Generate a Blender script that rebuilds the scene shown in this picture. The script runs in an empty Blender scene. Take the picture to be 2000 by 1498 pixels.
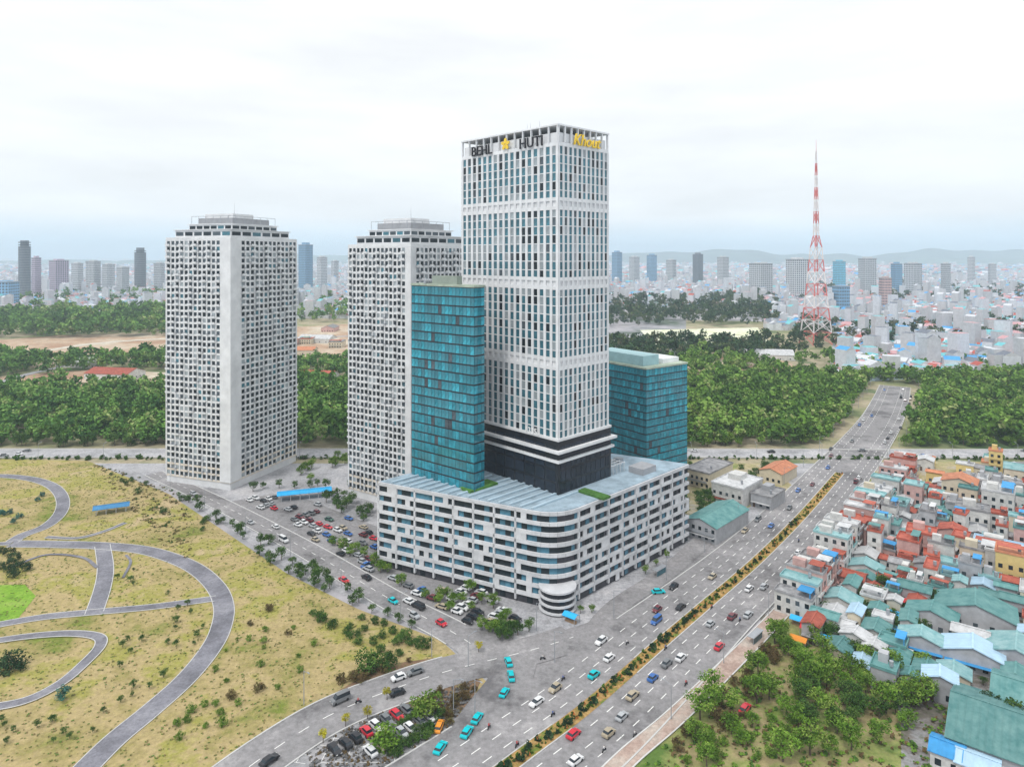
import bpy, math, random
import numpy as np
from mathutils import Vector
random.seed(7); rng = np.random.default_rng(7)
R = math.radians
S = bpy.context.scene; col = S.collection
# ---------------------------------------------------------------- camera, world, sun, exposure
F = 1333.0; H = 120.0; YH = 500.0
cam = bpy.data.objects.new('camera', bpy.data.cameras.new('camera')); col.objects.link(cam)
cam.location = (0, 0, H); cam.rotation_euler = (R(90), 0, 0)
cam.data.sensor_width = 36; cam.data.lens = F/2000*36
cam.data.shift_y = -249/2000; cam.data.clip_start = 1; cam.data.clip_end = 60000
S.camera = cam
SUN_EL, SUN_AZ = 58, 215          # azimuth clockwise from +Y; behind and to the left of the camera
W = bpy.data.worlds.new('World'); S.world = W; W.use_nodes = True
nt = W.node_tree; nt.nodes.clear(); N = nt.nodes.new; Lk = nt.links.new
wo = N('ShaderNodeOutputWorld'); bg = N('ShaderNodeBackground'); bg.inputs[1].default_value = 0.1
sky = N('ShaderNodeTexSky'); sky.sky_type = 'NISHITA'; sky.sun_disc = False
sky.sun_elevation = R(SUN_EL); sky.sun_rotation = R(SUN_AZ); sky.dust_density = 3
geo = N('ShaderNodeTexCoord'); sep = N('ShaderNodeSeparateXYZ'); Lk(geo.outputs['Generated'], sep.inputs[0])
ramp = N('ShaderNodeValToRGB'); e = ramp.color_ramp.elements
e[0].position = 0.0; e[0].color = (.60, .77, .93, 1)
e[1].position = 1.0; e[1].color = (1.0, 1.0, 1.0, 1)
for p, c in ((.02, (.70, .87, 1.0, 1)), (.055, (.92, .965, 1.0, 1)), (.2, (.94, .965, .99, 1)), (.4, (.96, .98, 1.0, 1))):
    q = e.new(p); q.color = c
Lk(sep.outputs[2], ramp.inputs[0])
# overcast sheet: soft cloud streaks
mp = N('ShaderNodeMapping'); mp.inputs['Scale'].default_value = (1, 1, 5); Lk(geo.outputs['Generated'], mp.inputs[0])
nz = N('ShaderNodeTexNoise'); nz.inputs['Scale'].default_value = 3.2; nz.inputs['Detail'].default_value = 5; Lk(mp.outputs[0], nz.inputs[0])
mr = N('ShaderNodeMapRange'); mr.inputs[1].default_value = .3; mr.inputs[2].default_value = .7; mr.inputs[3].default_value = .88; mr.inputs[4].default_value = 1.05
Lk(nz.outputs[0], mr.inputs[0])
zb = N('ShaderNodeMapRange'); zb.inputs[1].default_value = .05; zb.inputs[2].default_value = .9; zb.inputs[3].default_value = 9.5; zb.inputs[4].default_value = 11.5
Lk(sep.outputs[2], zb.inputs[0])
m1 = N('ShaderNodeMath'); m1.operation = 'MULTIPLY'; Lk(mr.outputs[0], m1.inputs[0]); Lk(zb.outputs[0], m1.inputs[1])
sc_ = N('ShaderNodeVectorMath'); sc_.operation = 'SCALE'; Lk(ramp.outputs[0], sc_.inputs[0]); Lk(m1.outputs[0], sc_.inputs['Scale'])
mix = N('ShaderNodeMixRGB'); mix.inputs[0].default_value = .93; Lk(sky.outputs[0], mix.inputs[1]); Lk(sc_.outputs[0], mix.inputs[2])
Lk(mix.outputs[0], bg.inputs[0]); Lk(bg.outputs[0], wo.inputs[0])
sd = bpy.data.lights.new('sun', 'SUN'); sd.energy = 1.5; sd.angle = R(10); sd.color = (1, .965, .92)
so = bpy.data.objects.new('sun', sd); col.objects.link(so)
az = R(SUN_AZ); sv = Vector((math.sin(az)*math.cos(R(SUN_EL)), math.cos(az)*math.cos(R(SUN_EL)), math.sin(R(SUN_EL))))
so.rotation_euler = sv.to_track_quat('Z', 'Y').to_euler(); so.location = (0, 0, 400)
S.view_settings.view_transform = 'Standard'; S.view_settings.look = 'None'; S.view_settings.gamma = 1
S.view_settings.exposure = 0.24; S.view_settings.use_curve_mapping = False
cy = S.cycles; cy.use_denoising = True; cy.max_bounces = 5; cy.diffuse_bounces = 2; cy.glossy_bounces = 2
cy.transparent_max_bounces = 24; cy.volume_bounces = 1; cy.use_fast_gi = False; cy.use_adaptive_sampling = True; cy.adaptive_threshold = 0.02
# ---------------------------------------------------------------- helpers
def G(px, py, z=0.0):
    D = F*(H-z)/(py-YH); return Vector(((px-1000)/F*D, D, z))
def P(v): return (1000+F*v[0]/v[1], YH+F*(H-v[2])/v[1])
MATS = {}
def mat(name, c, rough=.8, var=.12, scale=.3, bump=0, spec=.3, c2=None, metal=0):
    if name in MATS: return MATS[name]
    m = bpy.data.materials.new(name); m.use_nodes = True; t = m.node_tree; b = t.nodes['Principled BSDF']
    b.inputs['Roughness'].default_value = rough; b.inputs['Specular IOR Level'].default_value = spec; b.inputs['Metallic'].default_value = metal
    co = t.nodes.new('ShaderNodeTexCoord'); n = t.nodes.new('ShaderNodeTexNoise'); n.inputs['Scale'].default_value = scale; n.inputs['Detail'].default_value = 6; n.inputs['Roughness'].default_value = .65
    t.links.new(co.outputs['Object'], n.inputs['Vector'])
    r = t.nodes.new('ShaderNodeValToRGB'); r.color_ramp.elements[0].position = .33; r.color_ramp.elements[1].position = .67
    if c2 is None: lo = tuple(x*(1-var) for x in c); hi = tuple(min(1, x*(1+var)) for x in c)
    else: lo, hi = c, c2
    r.color_ramp.elements[0].color = (*lo, 1); r.color_ramp.elements[1].color = (*hi, 1)
    t.links.new(n.outputs[0], r.inputs[0])
    oi = t.nodes.new('ShaderNodeObjectInfo'); hs = t.nodes.new('ShaderNodeHueSaturation')
    mm = t.nodes.new('ShaderNodeMapRange'); mm.inputs[3].default_value = 1-var*.8; mm.inputs[4].default_value = 1+var*.8
    t.links.new(oi.outputs['Random'], mm.inputs[0]); t.links.new(mm.outputs[0], hs.inputs['Value']); t.links.new(r.outputs[0], hs.inputs['Color'])
    t.links.new(hs.outputs[0], b.inputs['Base Color'])
    if bump:
        bp = t.nodes.new('ShaderNodeBump'); bp.inputs['Strength'].default_value = bump; n2 = t.nodes.new('ShaderNodeTexNoise'); n2.inputs['Scale'].default_value = scale*9; n2.inputs['Detail'].default_value = 4
        t.links.new(co.outputs['Object'], n2.inputs['Vector']); t.links.new(n2.outputs[0], bp.inputs['Height']); t.links.new(bp.outputs[0], b.inputs['Normal'])
    MATS[name] = m; return m
def ground_mat(name, cs, scale=.02, bump=.3, fine=.5, mid=None):
    """three tone mottled ground"""
    m = bpy.data.materials.new(name); m.use_nodes = True; t = m.node_tree; b = t.nodes['Principled BSDF']; b.inputs['Roughness'].default_value = .95; b.inputs['Specular IOR Level'].default_value = .1
    co = t.nodes.new('ShaderNodeTexCoord')
    def nse(s, d, r=.6):
        n = t.nodes.new('ShaderNodeTexNoise'); n.inputs['Scale'].default_value = s; n.inputs['Detail'].default_value = d; n.inputs['Roughness'].default_value = r; t.links.new(co.outputs['Object'], n.inputs['Vector']); return n
    a = nse(scale, 8, .68); r = t.nodes.new('ShaderNodeValToRGB'); es = r.color_ramp.elements; es[0].position = .36; es[1].position = .64
    es[0].color = (*cs[0], 1); es[1].color = (*cs[-1], 1)
    for i, c in enumerate(cs[1:-1]): q = es.new(.36+.28*(i+1)/(len(cs)-1)); q.color = (*c, 1)
    t.links.new(a.outputs[0], r.inputs[0])
    f = nse(fine, 6, .75); mr = t.nodes.new('ShaderNodeMapRange'); mr.inputs[1].default_value = .3; mr.inputs[2].default_value = .7; mr.inputs[3].default_value = .72; mr.inputs[4].default_value = 1.25; t.links.new(f.outputs[0], mr.inputs[0])
    hs = t.nodes.new('ShaderNodeHueSaturation'); t.links.new(r.outputs[0], hs.inputs['Color']); t.links.new(mr.outputs[0], hs.inputs['Value']); t.links.new(hs.outputs[0], b.inputs['Base Color'])
    bp = t.nodes.new('ShaderNodeBump'); bp.inputs['Strength'].default_value = bump; bp.inputs['Distance'].default_value = .3; t.links.new(f.outputs[0], bp.inputs['Height']); t.links.new(bp.outputs[0], b.inputs['Normal'])
    MATS[name] = m; return m
def glass_mat(name, tint, refl, amount, rough=.08):
    """see-through tinted glazing: amount = share of body colour over transmission"""
    m = bpy.data.materials.new(name); m.use_nodes = True; t = m.node_tree; b = t.nodes['Principled BSDF']
    b.inputs['Base Color'].default_value = (*refl, 1); b.inputs['Roughness'].default_value = rough
    tr = t.nodes.new('ShaderNodeBsdfTransparent'); tr.inputs[0].default_value = (*tint, 1); mx = t.nodes.new('ShaderNodeMixShader'); mx.inputs[0].default_value = amount
    t.links.new(tr.outputs[0], mx.inputs[1]); t.links.new(b.outputs[0], mx.inputs[2]); t.links.new(mx.outputs[0], t.nodes['Material Output'].inputs[0])
    MATS[name] = m; return m
class MB:
    def __init__(s): s.v = []; s.f = []; s.m = []
    def box(s, x0, x1, y0, y1, z0, z1, m=0):
        n = len(s.v); s.v += [(x0,y0,z0),(x1,y0,z0),(x1,y1,z0),(x0,y1,z0),(x0,y0,z1),(x1,y0,z1),(x1,y1,z1),(x0,y1,z1)]
        s.f += [(n,n+3,n+2,n+1),(n+4,n+5,n+6,n+7),(n,n+1,n+5,n+4),(n+1,n+2,n+6,n+5),(n+2,n+3,n+7,n+6),(n+3,n,n+4,n+7)]; s.m += [m]*6; return s
    def rbox(s, cx, cy_, a, lx, ly, z0, z1, m=0):
        n = len(s.v); c, q = math.cos(a), math.sin(a)
        for z in (z0, z1):
            for dx, dy in ((-1,-1),(1,-1),(1,1),(-1,1)):
                x, y = dx*lx/2, dy*ly/2; s.v.append((cx+c*x-q*y, cy_+q*x+c*y, z))
        s.f += [(n,n+3,n+2,n+1),(n+4,n+5,n+6,n+7),(n,n+1,n+5,n+4),(n+1,n+2,n+6,n+5),(n+2,n+3,n+7,n+6),(n+3,n,n+4,n+7)]; s.m += [m]*6; return s
    def prism(s, poly, z0, z1, m=0, mt=None):
        n = len(s.v); k = len(poly); s.v += [(p[0],p[1],z0) for p in poly]+[(p[0],p[1],z1) for p in poly]
        s.f += [tuple(range(n+k-1, n-1, -1)), tuple(range(n+k, n+2*k))]; s.m += [m, m if mt is None else mt]
        for i in range(k): j = (i+1) % k; s.f.append((n+i, n+j, n+k+j, n+k+i)); s.m.append(m)
        return s
    def face(s, pts, m=0):
        n = len(s.v); s.v += [tuple(p) for p in pts]; s.f.append(tuple(range(n, n+len(pts)))); s.m.append(m); return s
    def tube(s, a, b, r0, r1=None, n=6, m=0):
        r1 = r0 if r1 is None else r1; a = Vector(a); b = Vector(b); d = (b-a).normalized(); u = d.orthogonal().normalized(); w = d.cross(u); k = len(s.v)
        for p, r in ((a, r0), (b, r1)):
            for i in range(n): t = 2*math.pi*i/n; s.v.append(tuple(p+u*(r*math.cos(t))+w*(r*math.sin(t))))
        for i in range(n): j = (i+1) % n; s.f.append((k+i, k+j, k+n+j, k+n+i)); s.m.append(m)
        s.f += [tuple(range(k+n-1, k-1, -1)), tuple(range(k+n, k+2*n))]; s.m += [m, m]; return s
    def mesh(s, name, mats):
        me = bpy.data.meshes.new(name); me.from_pydata(s.v, [], s.f)
        for q in (mats if isinstance(mats, (list, tuple)) else [mats]): me.materials.append(q)
        if any(s.m): me.polygons.foreach_set('material_index', s.m)
        return me
    def build(s, name, mats, parent=None, loc=(0,0,0), rz=0, **k): return ob(name, s.mesh(name, mats), parent, loc, rz, **k)
def ob(name, data, parent=None, loc=(0,0,0), rz=0, kind=None, label=None, cat=None, group=None):
    o = bpy.data.objects.new(name, data); col.objects.link(o); o.location = loc; o.rotation_euler = (0, 0, rz)
    if parent: o.parent = parent
    return tag(o, label, cat, group, kind)
def tag(o, label=None, cat=None, group=None, kind=None):
    if label: o['label'] = label
    if cat: o['category'] = cat
    if group: o['group'] = group
    if kind: o['kind'] = kind
    return o
THINGS = []
def thing(name, label, cat, loc, rz=0, group=None):
    o = ob(name, None, None, loc, rz, label=label, cat=cat, group=group); THINGS.append(o); return o
def copy_tree(o, parent=None):
    c = o.copy(); col.objects.link(c)
    if parent: c.parent = parent
    for ch in [k for k in o.children]: copy_tree(ch, c)
    return c
def npmesh(name, V, Q, mats, mi=None):
    me = bpy.data.meshes.new(name); k = Q.shape[1]; me.vertices.add(len(V)); me.vertices.foreach_set('co', V.astype(np.float32).ravel())
    me.loops.add(Q.size); me.loops.foreach_set('vertex_index', Q.astype(np.int32).ravel()); me.polygons.add(len(Q))
    me.polygons.foreach_set('loop_start', np.arange(0, Q.size, k, dtype=np.int32)); me.polygons.foreach_set('loop_total', np.full(len(Q), k, dtype=np.int32))
    for m in mats: me.materials.append(m)
    if mi is not None: me.polygons.foreach_set('material_index', mi.astype(np.int32))
    me.update(calc_edges=True); me.validate(); return me
def pip(x, y, poly):
    r = False; j = len(poly)-1
    for i in range(len(poly)):
        xi, yi = poly[i]; xj, yj = poly[j]
        if (yi > y) != (yj > y) and x < (xj-xi)*(y-yi)/(yj-yi)+xi: r = not r
        j = i
    return r
def smooth(pts, n=8):
    pts = [Vector(p) for p in pts]; out = []
    P_ = [2*pts[0]-pts[1]]+pts+[2*pts[-1]-pts[-2]]
    for i in range(1, len(P_)-2):
        a, b, c, d = P_[i-1:i+3]
        for k in range(n):
            t = k/n; out.append(.5*((2*b)+(c-a)*t+(2*a-5*b+4*c-d)*t*t+(3*b-a-3*c+d)*t**3))
    return out+[pts[-1]]
JUNC = (860, 1225, 1215, 1425)
ROADS = []       # (polyline, half width) kept clear of trees and houses
FOOT = []        # building footprints
def ribbon(name, px, w, z, m, sm=True, kerb=None, keep=True, thick=.25):
    pts = [G(*p) for p in px]; pts = smooth(pts, 8) if sm else pts
    w = w if isinstance(w, (list, tuple)) else (w, w); n = len(pts); Lf = []; Rt = []
    for i, p in enumerate(pts):
        d = (pts[min(i+1, n-1)]-pts[max(i-1, 0)]).normalized(); nn = Vector((-d.y, d.x, 0)); ww = w[0]+(w[1]-w[0])*i/(n-1)
        Lf.append(p+nn*ww/2); Rt.append(p-nn*ww/2)
    b = MB()
    for i in range(n-1):
        q = [Lf[i], Rt[i], Rt[i+1], Lf[i+1]]; b.face([(v.x, v.y, z) for v in q], 0)
    mats = [m]
    o = b.build(name, mats, kind='structure')
    if kerb:
        kb = MB()
        for side, s_ in ((Lf, 1), (Rt, -1)):
            for i in range(n-1):
                a, c = side[i], side[i+1]
                if JUNC[0] < P(a)[0] < JUNC[1] and JUNC[2] < P(a)[1] < JUNC[3]: continue
                d = (c-a).normalized(); nn = Vector((-d.y, d.x, 0))*s_*kerb[1]
                q = [a, c, c+nn, a+nn]; kb.face([(v.x, v.y, z+kerb[2]) for v in q]); kb.face([(a.x, a.y, z-.05), (c.x, c.y, z-.05), (c.x, c.y, z+kerb[2]), (a.x, a.y, z+kerb[2])])
                kb.face([(c+nn).to_tuple()[:2]+(z-.05,), (a+nn).to_tuple()[:2]+(z-.05,), (a+nn).to_tuple()[:2]+(z+kerb[2],), (c+nn).to_tuple()[:2]+(z+kerb[2],)])
        kb.build('kerb', kerb[0], o, kind='structure')
    if keep: ROADS.append(([(p.x, p.y) for p in pts], max(w)/2))
    return o, pts
def dashes(parent, pts, off, z, m, dash=3, gap=4, w=.25):
    b = MB(); d = 0; on = True; L = 0
    for i in range(len(pts)-1):
        a, c = pts[i], pts[i+1]; seg = (c-a); ln = seg.length; u = seg/ln; nn = Vector((-u.y, u.x, 0)); t = 0
        while t < ln:
            step = min(ln-t, (dash if on else gap)-d)
            if on:
                p, q = a+u*t+nn*off, a+u*(t+step)+nn*off; b.face([(v.x, v.y, z) for v in (p+nn*w/2, p-nn*w/2, q-nn*w/2, q+nn*w/2)])
            t += step; d += step
            if d >= (dash if on else gap)-1e-6: on = not on; d = 0
    if b.f: return b.build('lane_marking', m, parent, kind='stuff')
def clear(x, y, r, roads=True, foot=True):
    if roads:
        for pl, hw in ROADS:
            for i in range(0, len(pl)-1):
                ax, ay = pl[i]; bx, by = pl[i+1]; dx, dy = bx-ax, by-ay; t = max(0, min(1, ((x-ax)*dx+(y-ay)*dy)/(dx*dx+dy*dy+1e-9)))
                if (x-ax-dx*t)**2+(y-ay-dy*t)**2 < (hw+r)**2: return False
    if foot:
        for fx, fy, fr in FOOT:
            if (x-fx)**2+(y-fy)**2 < (fr+r)**2: return False
    return True
def scatter(poly, n, r, keepout=True, tries=40, add=True, foot=True):
    g = [G(*p) for p in poly]; x0, x1 = min(p.x for p in g), max(p.x for p in g); y0, y1 = min(p.y for p in g), max(p.y for p in g); out = []
    gp = [(p.x, p.y) for p in g]; k = 0
    while len(out) < n and k < n*tries:
        k += 1; x = random.uniform(x0, x1); y = random.uniform(y0, y1)
        if pip(x, y, gp) and (not keepout or clear(x, y, r, foot=foot)):
            out.append((x, y))
            if add: FOOT.append((x, y, r*.8))
    return out
# ---------------------------------------------------------------- materials
white = mat('white_render', (.60, .61, .62), .7, .06, .12, c2=(.78, .79, .80)); cream = mat('cream_render', (.66, .60, .52), .8, .08); grey = mat('grey_render', (.33, .34, .36), .8, .12)
pale_blue = mat('pale_blue_panel', (.50, .68, .80), .6, .08); lime_p = mat('lime_panel', (.52, .70, .32), .6, .1); mint_p = mat('mint_panel', (.40, .72, .60), .6, .1); pink_p = mat('pink_panel', (.74, .48, .50), .6, .1)
peach = mat('peach_panel', (.70, .55, .42), .7, .08); teal_p = mat('teal_panel', (.15, .62, .50), .6, .1); yellow_p = mat('straw_panel', (.62, .58, .30), .7, .1)
g_dark = mat('dark_glass', (.018, .026, .032), .15, .3, spec=.22); g_mid = mat('grey_glass', (.075, .095, .11), .2, .3, spec=.22); g_light = mat('curtained_glass', (.30, .34, .36), .3, .2); g_teal = mat('teal_glass', (.05, .15, .19), .12, .3, spec=.45)
black = mat('black_cladding', (.018, .021, .028), .3, .3, spec=.4); slab_glass = mat('blue_black_glass', (.02, .028, .042), .18, .35, .15, spec=.35)
green_dark = mat('dark_green_glass', (.018, .07, .014), .25, .4, .12, spec=.35); metal = mat('grey_metal', (.35, .37, .40), .5, .1, metal=.3)
red_paint = mat('red_paint', (.62, .16, .15), .5, .1); white_paint = mat('white_paint', (.8, .8, .8), .5, .03)
asphalt = ground_mat('asphalt', [(.15, .145, .15), (.25, .245, .25), (.27, .262, .268), (.35, .34, .345)], .045, .1, .7)
concrete = ground_mat('concrete_paving', [(.27, .27, .28), (.38, .38, .40), (.48, .47, .48)], .05, .08, .8)
blue_pave = ground_mat('blue_grey_paving', [(.22, .32, .40), (.30, .40, .48), (.36, .34, .33)], .06, .08, .5)
path_m = ground_mat('dark_path', [(.15, .15, .17), (.21, .21, .24), (.28, .28, .31)], .08, .1, 1.2)
sand_path = ground_mat('sandy_path', [(.50, .42, .28), (.58, .50, .36), (.62, .58, .44)], .08, .1, 1.0)
lawn_m = ground_mat('dry_lawn', [(.17, .21, .04), (.32, .27, .11), (.42, .33, .17), (.30, .29, .07), (.46, .36, .21)], .026, .6, .7)
lime_m = ground_mat('lime_grass', [(.30, .42, .06), (.40, .50, .14), (.46, .44, .22)], .03, .4, .6)
mint_m = ground_mat('pale_green_paving', [(.30, .42, .20), (.40, .45, .38), (.34, .46, .40), (.36, .44, .16)], .035, .1, .5)
tan_m = ground_mat('tan_avenue', [(.42, .30, .15), (.42, .38, .12), (.50, .38, .22)], .035, .1, .6)
scrub_m = ground_mat('scrub_soil', [(.06, .075, .03), (.13, .10, .06), (.20, .17, .10)], .04, .6, .5)
dirt_m = ground_mat('bare_earth', [(.34, .20, .13), (.46, .34, .24), (.56, .50, .40)], .012, .4, .12)
field_m = ground_mat('mid_fields', [(.07, .12, .05), (.24, .25, .13), (.40, .34, .24), (.12, .17, .08)], .008, .5, .06)
greyf_m = ground_mat('grey_fields', [(.12, .12, .12), (.26, .26, .26), (.42, .42, .42), (.17, .17, .16)], .009, .5, .07)
city_m = ground_mat('city_ground', [(.10, .13, .10), (.30, .30, .32), (.42, .40, .42), (.16, .20, .17)], .006, .5, .04)
stone_m = ground_mat('grey_stony_ground', [(.13, .13, .14), (.25, .25, .26), (.36, .35, .36)], .1, .5, .9)
water_m = mat('water', (.20, .30, .33), .1, .15, .05, spec=.5)
mark_m = mat('road_paint', (.78, .78, .76), .7, .05)
kerb_m = mat('kerb_stone', (.55, .55, .54), .8, .08)
# ---------------------------------------------------------------- setting
def sheet(name, poly, z, m, raw=False):
    b = MB(); b.face([(p[0], p[1], z) if raw else (G(*p).x, G(*p).y, z) for p in poly]); return b.build(name, m, kind='structure')
sheet('ground', [(-16000, -200), (16000, -200), (16000, 15000), (-16000, 15000)], 0, city_m, True)
sheet('terrain', [(-60, 618), (690, 622), (690, 880), (1340, 880), (1340, 625), (2060, 640), (2060, 905), (-60, 905)], .03, field_m)
sheet('clearing', [(-60, 668), (120, 655), (330, 650), (560, 640), (700, 632), (880, 640), (900, 690), (690, 712), (575, 706), (430, 700), (330, 690), (150, 715), (-60, 722)], .1, dirt_m)
sheet('clearing', [(-60, 742), (90, 728), (190, 722), (330, 728), (330, 755), (180, 768), (-60, 772)], .1, dirt_m)
sheet('clearing', [(1250, 645), (1480, 640), (1500, 668), (1280, 676)], .1, ground_mat('pale_clearing', [(.5, .5, .28), (.72, .74, .6), (.6, .62, .34)], .02, .2, .2))
sheet('clearing', [(1340, 700), (1500, 694), (1560, 716), (1480, 738), (1340, 738)], .1, dirt_m)
sheet('pond', [(1560, 738), (1640, 724), (1740, 720), (1900, 722), (1860, 736), (1700, 745)], .13, water_m)
sheet('plaza', [(-60, 905), (1900, 905), (1700, 1010), (1560, 1120), (1440, 1260), (1400, 1380), (1230, 1560), (930, 1560), (860, 1250), (560, 1110), (330, 950)], .06, concrete)
sheet('car_park', [(420, 985), (560, 960), (740, 1030), (900, 1130), (1010, 1200), (1000, 1262), (900, 1250), (760, 1190), (620, 1110)], .1, asphalt)
sheet('car_park', [(1150, 1215), (1300, 1110), (1400, 1020), (1560, 1060), (1440, 1180), (1300, 1330), (1228, 1560), (880, 1560), (960, 1400), (1010, 1260)], .1, asphalt)
sheet('marked_car_park', [(480, 1560), (530, 1470), (600, 1400), (680, 1365), (760, 1345), (870, 1400), (880, 1560)], .16, ground_mat('pale_asphalt', [(.22, .22, .23), (.29, .29, .30), (.36, .35, .36)], .08, .1, .9))
sheet('market_ground', [(1560, 1010), (1800, 905), (2060, 900), (2060, 1560), (1700, 1560), (1500, 1350), (1480, 1160)], .06, ground_mat('village_ground', [(.07, .09, .05), (.18, .16, .14), (.30, .30, .31), (.10, .12, .06)], .06, .4, .5))
sheet('park', [(-60, 896), (170, 900), (330, 965), (560, 1120), (700, 1190), (860, 1250), (960, 1340), (900, 1370), (700, 1350), (560, 1400), (420, 1560), (-60, 1560)], .12, lawn_m)
sheet('scrub', [(660, 1350), (745, 1300), (850, 1285), (940, 1330), (905, 1400), (800, 1400), (700, 1370)], .18, ground_mat('brown_scrub', [(.12, .09, .05), (.22, .14, .09), (.22, .24, .09)], .08, .6, .6))
sheet('verge', [(1210, 1500), (1400, 1330), (1540, 1200), (1700, 1230), (1760, 1400), (1760, 1560), (1250, 1560)], .14, ground_mat('green_verge', [(.10, .17, .04), (.24, .27, .09), (.32, .26, .14), (.16, .22, .05)], .04, .5, .5))
sheet('verge', [(1200, 905), (1500, 905), (1560, 960), (1400, 1010), (1344, 1040), (1200, 950)], .1, ground_mat('straw_verge', [(.20, .24, .08), (.40, .34, .20), (.40, .38, .34)], .05, .3, .5))
sheet('verge', [(1700, 900), (1960, 903), (1800, 960), (1640, 1010)], .14, MATS['straw_verge'])
sheet('green_patch', [(-60, 1145), (48, 1142), (70, 1165), (30, 1215), (-60, 1225)], .2, ground_mat('bright_turf', [(.12, .24, .03), (.20, .36, .04), (.26, .36, .08)], .08, .4, .8))
# highway across the picture with barrier
highway, hp = ribbon('highway', [(-60, 887), (330, 887), (690, 887), (1340, 887), (1660, 888), (2060, 888)], 17, .3, concrete, sm=False, kerb=(kerb_m, .5, .7))
dashes(highway, hp, 0, .31, mark_m, 4, 6, .3)
cross, cp = ribbon('cross_road', [(300, 925), (430, 985), (600, 1075), (760, 1170), (900, 1245), (1010, 1330)], (9, 12), .24, asphalt, kerb=(kerb_m, .35, .15))
dashes(cross, cp, 0, .255, mark_m)
street, sp_ = ribbon('street', [(380, 1580), (520, 1475), (640, 1400), (760, 1350), (880, 1310), (1040, 1270), (1120, 1245)], (14, 14), .26, asphalt, kerb=(kerb_m, .4, .15))
dashes(street, sp_, 0, .275, mark_m)
side, sdp = ribbon('approach_road', [(820, 1580), (890, 1480), (950, 1390), (995, 1330), (1010, 1290)], 12, .30, asphalt)
main, mp_ = ribbon('main_road', [(830, 1620), (1030, 1470), (1150, 1380), (1300, 1250), (1370, 1190), (1480, 1095), (1570, 1005), (1640, 925), (1690, 865), (1722, 820), (1740, 780), (1748, 755)], (40, 24), .34, asphalt, kerb=(kerb_m, .4, .15))
for o_ in (5, 9, 13, -5, -9, -13): dashes(main, mp_, o_, .355, mark_m)
rp = mp_
sidew, swp = ribbon('sidewalk', [(1130, 1580), (1225, 1482), (1310, 1410), (1400, 1325), (1490, 1235), (1560, 1160)], 5, .38, ground_mat('pink_paving', [(.36, .26, .22), (.44, .34, .29), (.46, .40, .35)], .1, .1, .9), kerb=(kerb_m, .35, .12))
drive, drp = ribbon('driveway', [(1140, 1270), (1200, 1190), (1300, 1120), (1380, 1050), (1430, 990)], 8, .28, asphalt)
# bay lines of the marked car park
bl = MB()
for k in range(7):
    a = G(530+48*k, 1490); c = G(610+36*k, 1395-3*k); d = (c-a).normalized(); n_ = Vector((-d.y, d.x, 0)); L_ = (c-a).length
    bl.face([(q.x, q.y, .2) for q in (a+n_*.08, a-n_*.08, c-n_*.08, c+n_*.08)])
    for j in range(int(L_/2.7)):
        p0 = a+d*(j*2.7); bl.face([(q.x, q.y, .203) for q in (p0-n_*2.4, p0-n_*2.4+d*.14, p0+n_*2.4+d*.14, p0+n_*2.4)])
bl.build('bay_marking', mark_m, kind='stuff', label='white bay lines painted on the car park at the bottom left of the roads')
PATHS = [([(-40, 930), (20, 931), (70, 938), (105, 952), (122, 975), (118, 1002), (90, 1028), (45, 1046), (22, 1060)], 5.2),
 ([(22, 1063), (110, 1064), (200, 1067), (290, 1077), (370, 1105), (418, 1143), (437, 1185), (430, 1232), (405, 1277), (358, 1332), (290, 1392), (220, 1450), (140, 1530)], 6.2),
 ([(200, 1066), (206, 1110), (200, 1150), (184, 1198)], 5.2), ([(-40, 1228), (80, 1207), (180, 1197), (300, 1186), (420, 1170)], 3.6),
 ([(-40, 1066), (22, 1062)], 3), ([(90, 1050), (150, 1052), (200, 1040), (245, 1022)], 1.8)]
for i, (p_, w_) in enumerate(PATHS): ribbon('park_path', p_, w_, .25+.02*i, path_m, kerb=(kerb_m, .25, .06))
ribbon('park_path', [(-40, 1258), (60, 1244), (140, 1239), (190, 1245), (196, 1262), (170, 1292), (120, 1335), (50, 1370), (-40, 1388)], 3.0, .42, path_m, kerb=(kerb_m, .25, .06))
ribbon('park_path', [(20, 1110), (90, 1085), (160, 1090), (190, 1110)], 1.4, .42, path_m)
ribbon('park_path', [(240, 1130), (255, 1100), (246, 1085)], 1.0, .42, path_m)
ribbon('farm_road', [(-40, 700), (60, 690), (180, 672), (330, 662), (560, 660)], 14, .3, ground_mat('pale_track', [(.5, .46, .38), (.62, .58, .5)], .02, .1, .1))
ribbon('farm_road', [(-40, 760), (60, 730), (150, 712), (230, 702)], 9, .32, concrete)
ribbon('farm_road', [(560, 660), (760, 655), (930, 650)], 10, .32, concrete)
median, medp = ribbon('planted_median', [(830, 1620), (1030, 1470), (1150, 1380), (1300, 1250), (1370, 1190), (1480, 1095), (1570, 1005), (1640, 925)], 4.2, .40, ground_mat('orange_bedding', [(.14, .22, .04), (.36, .22, .08), (.45, .30, .12)], .3, .6, 1.2), kerb=(kerb_m, .3, .1), keep=False)
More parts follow.
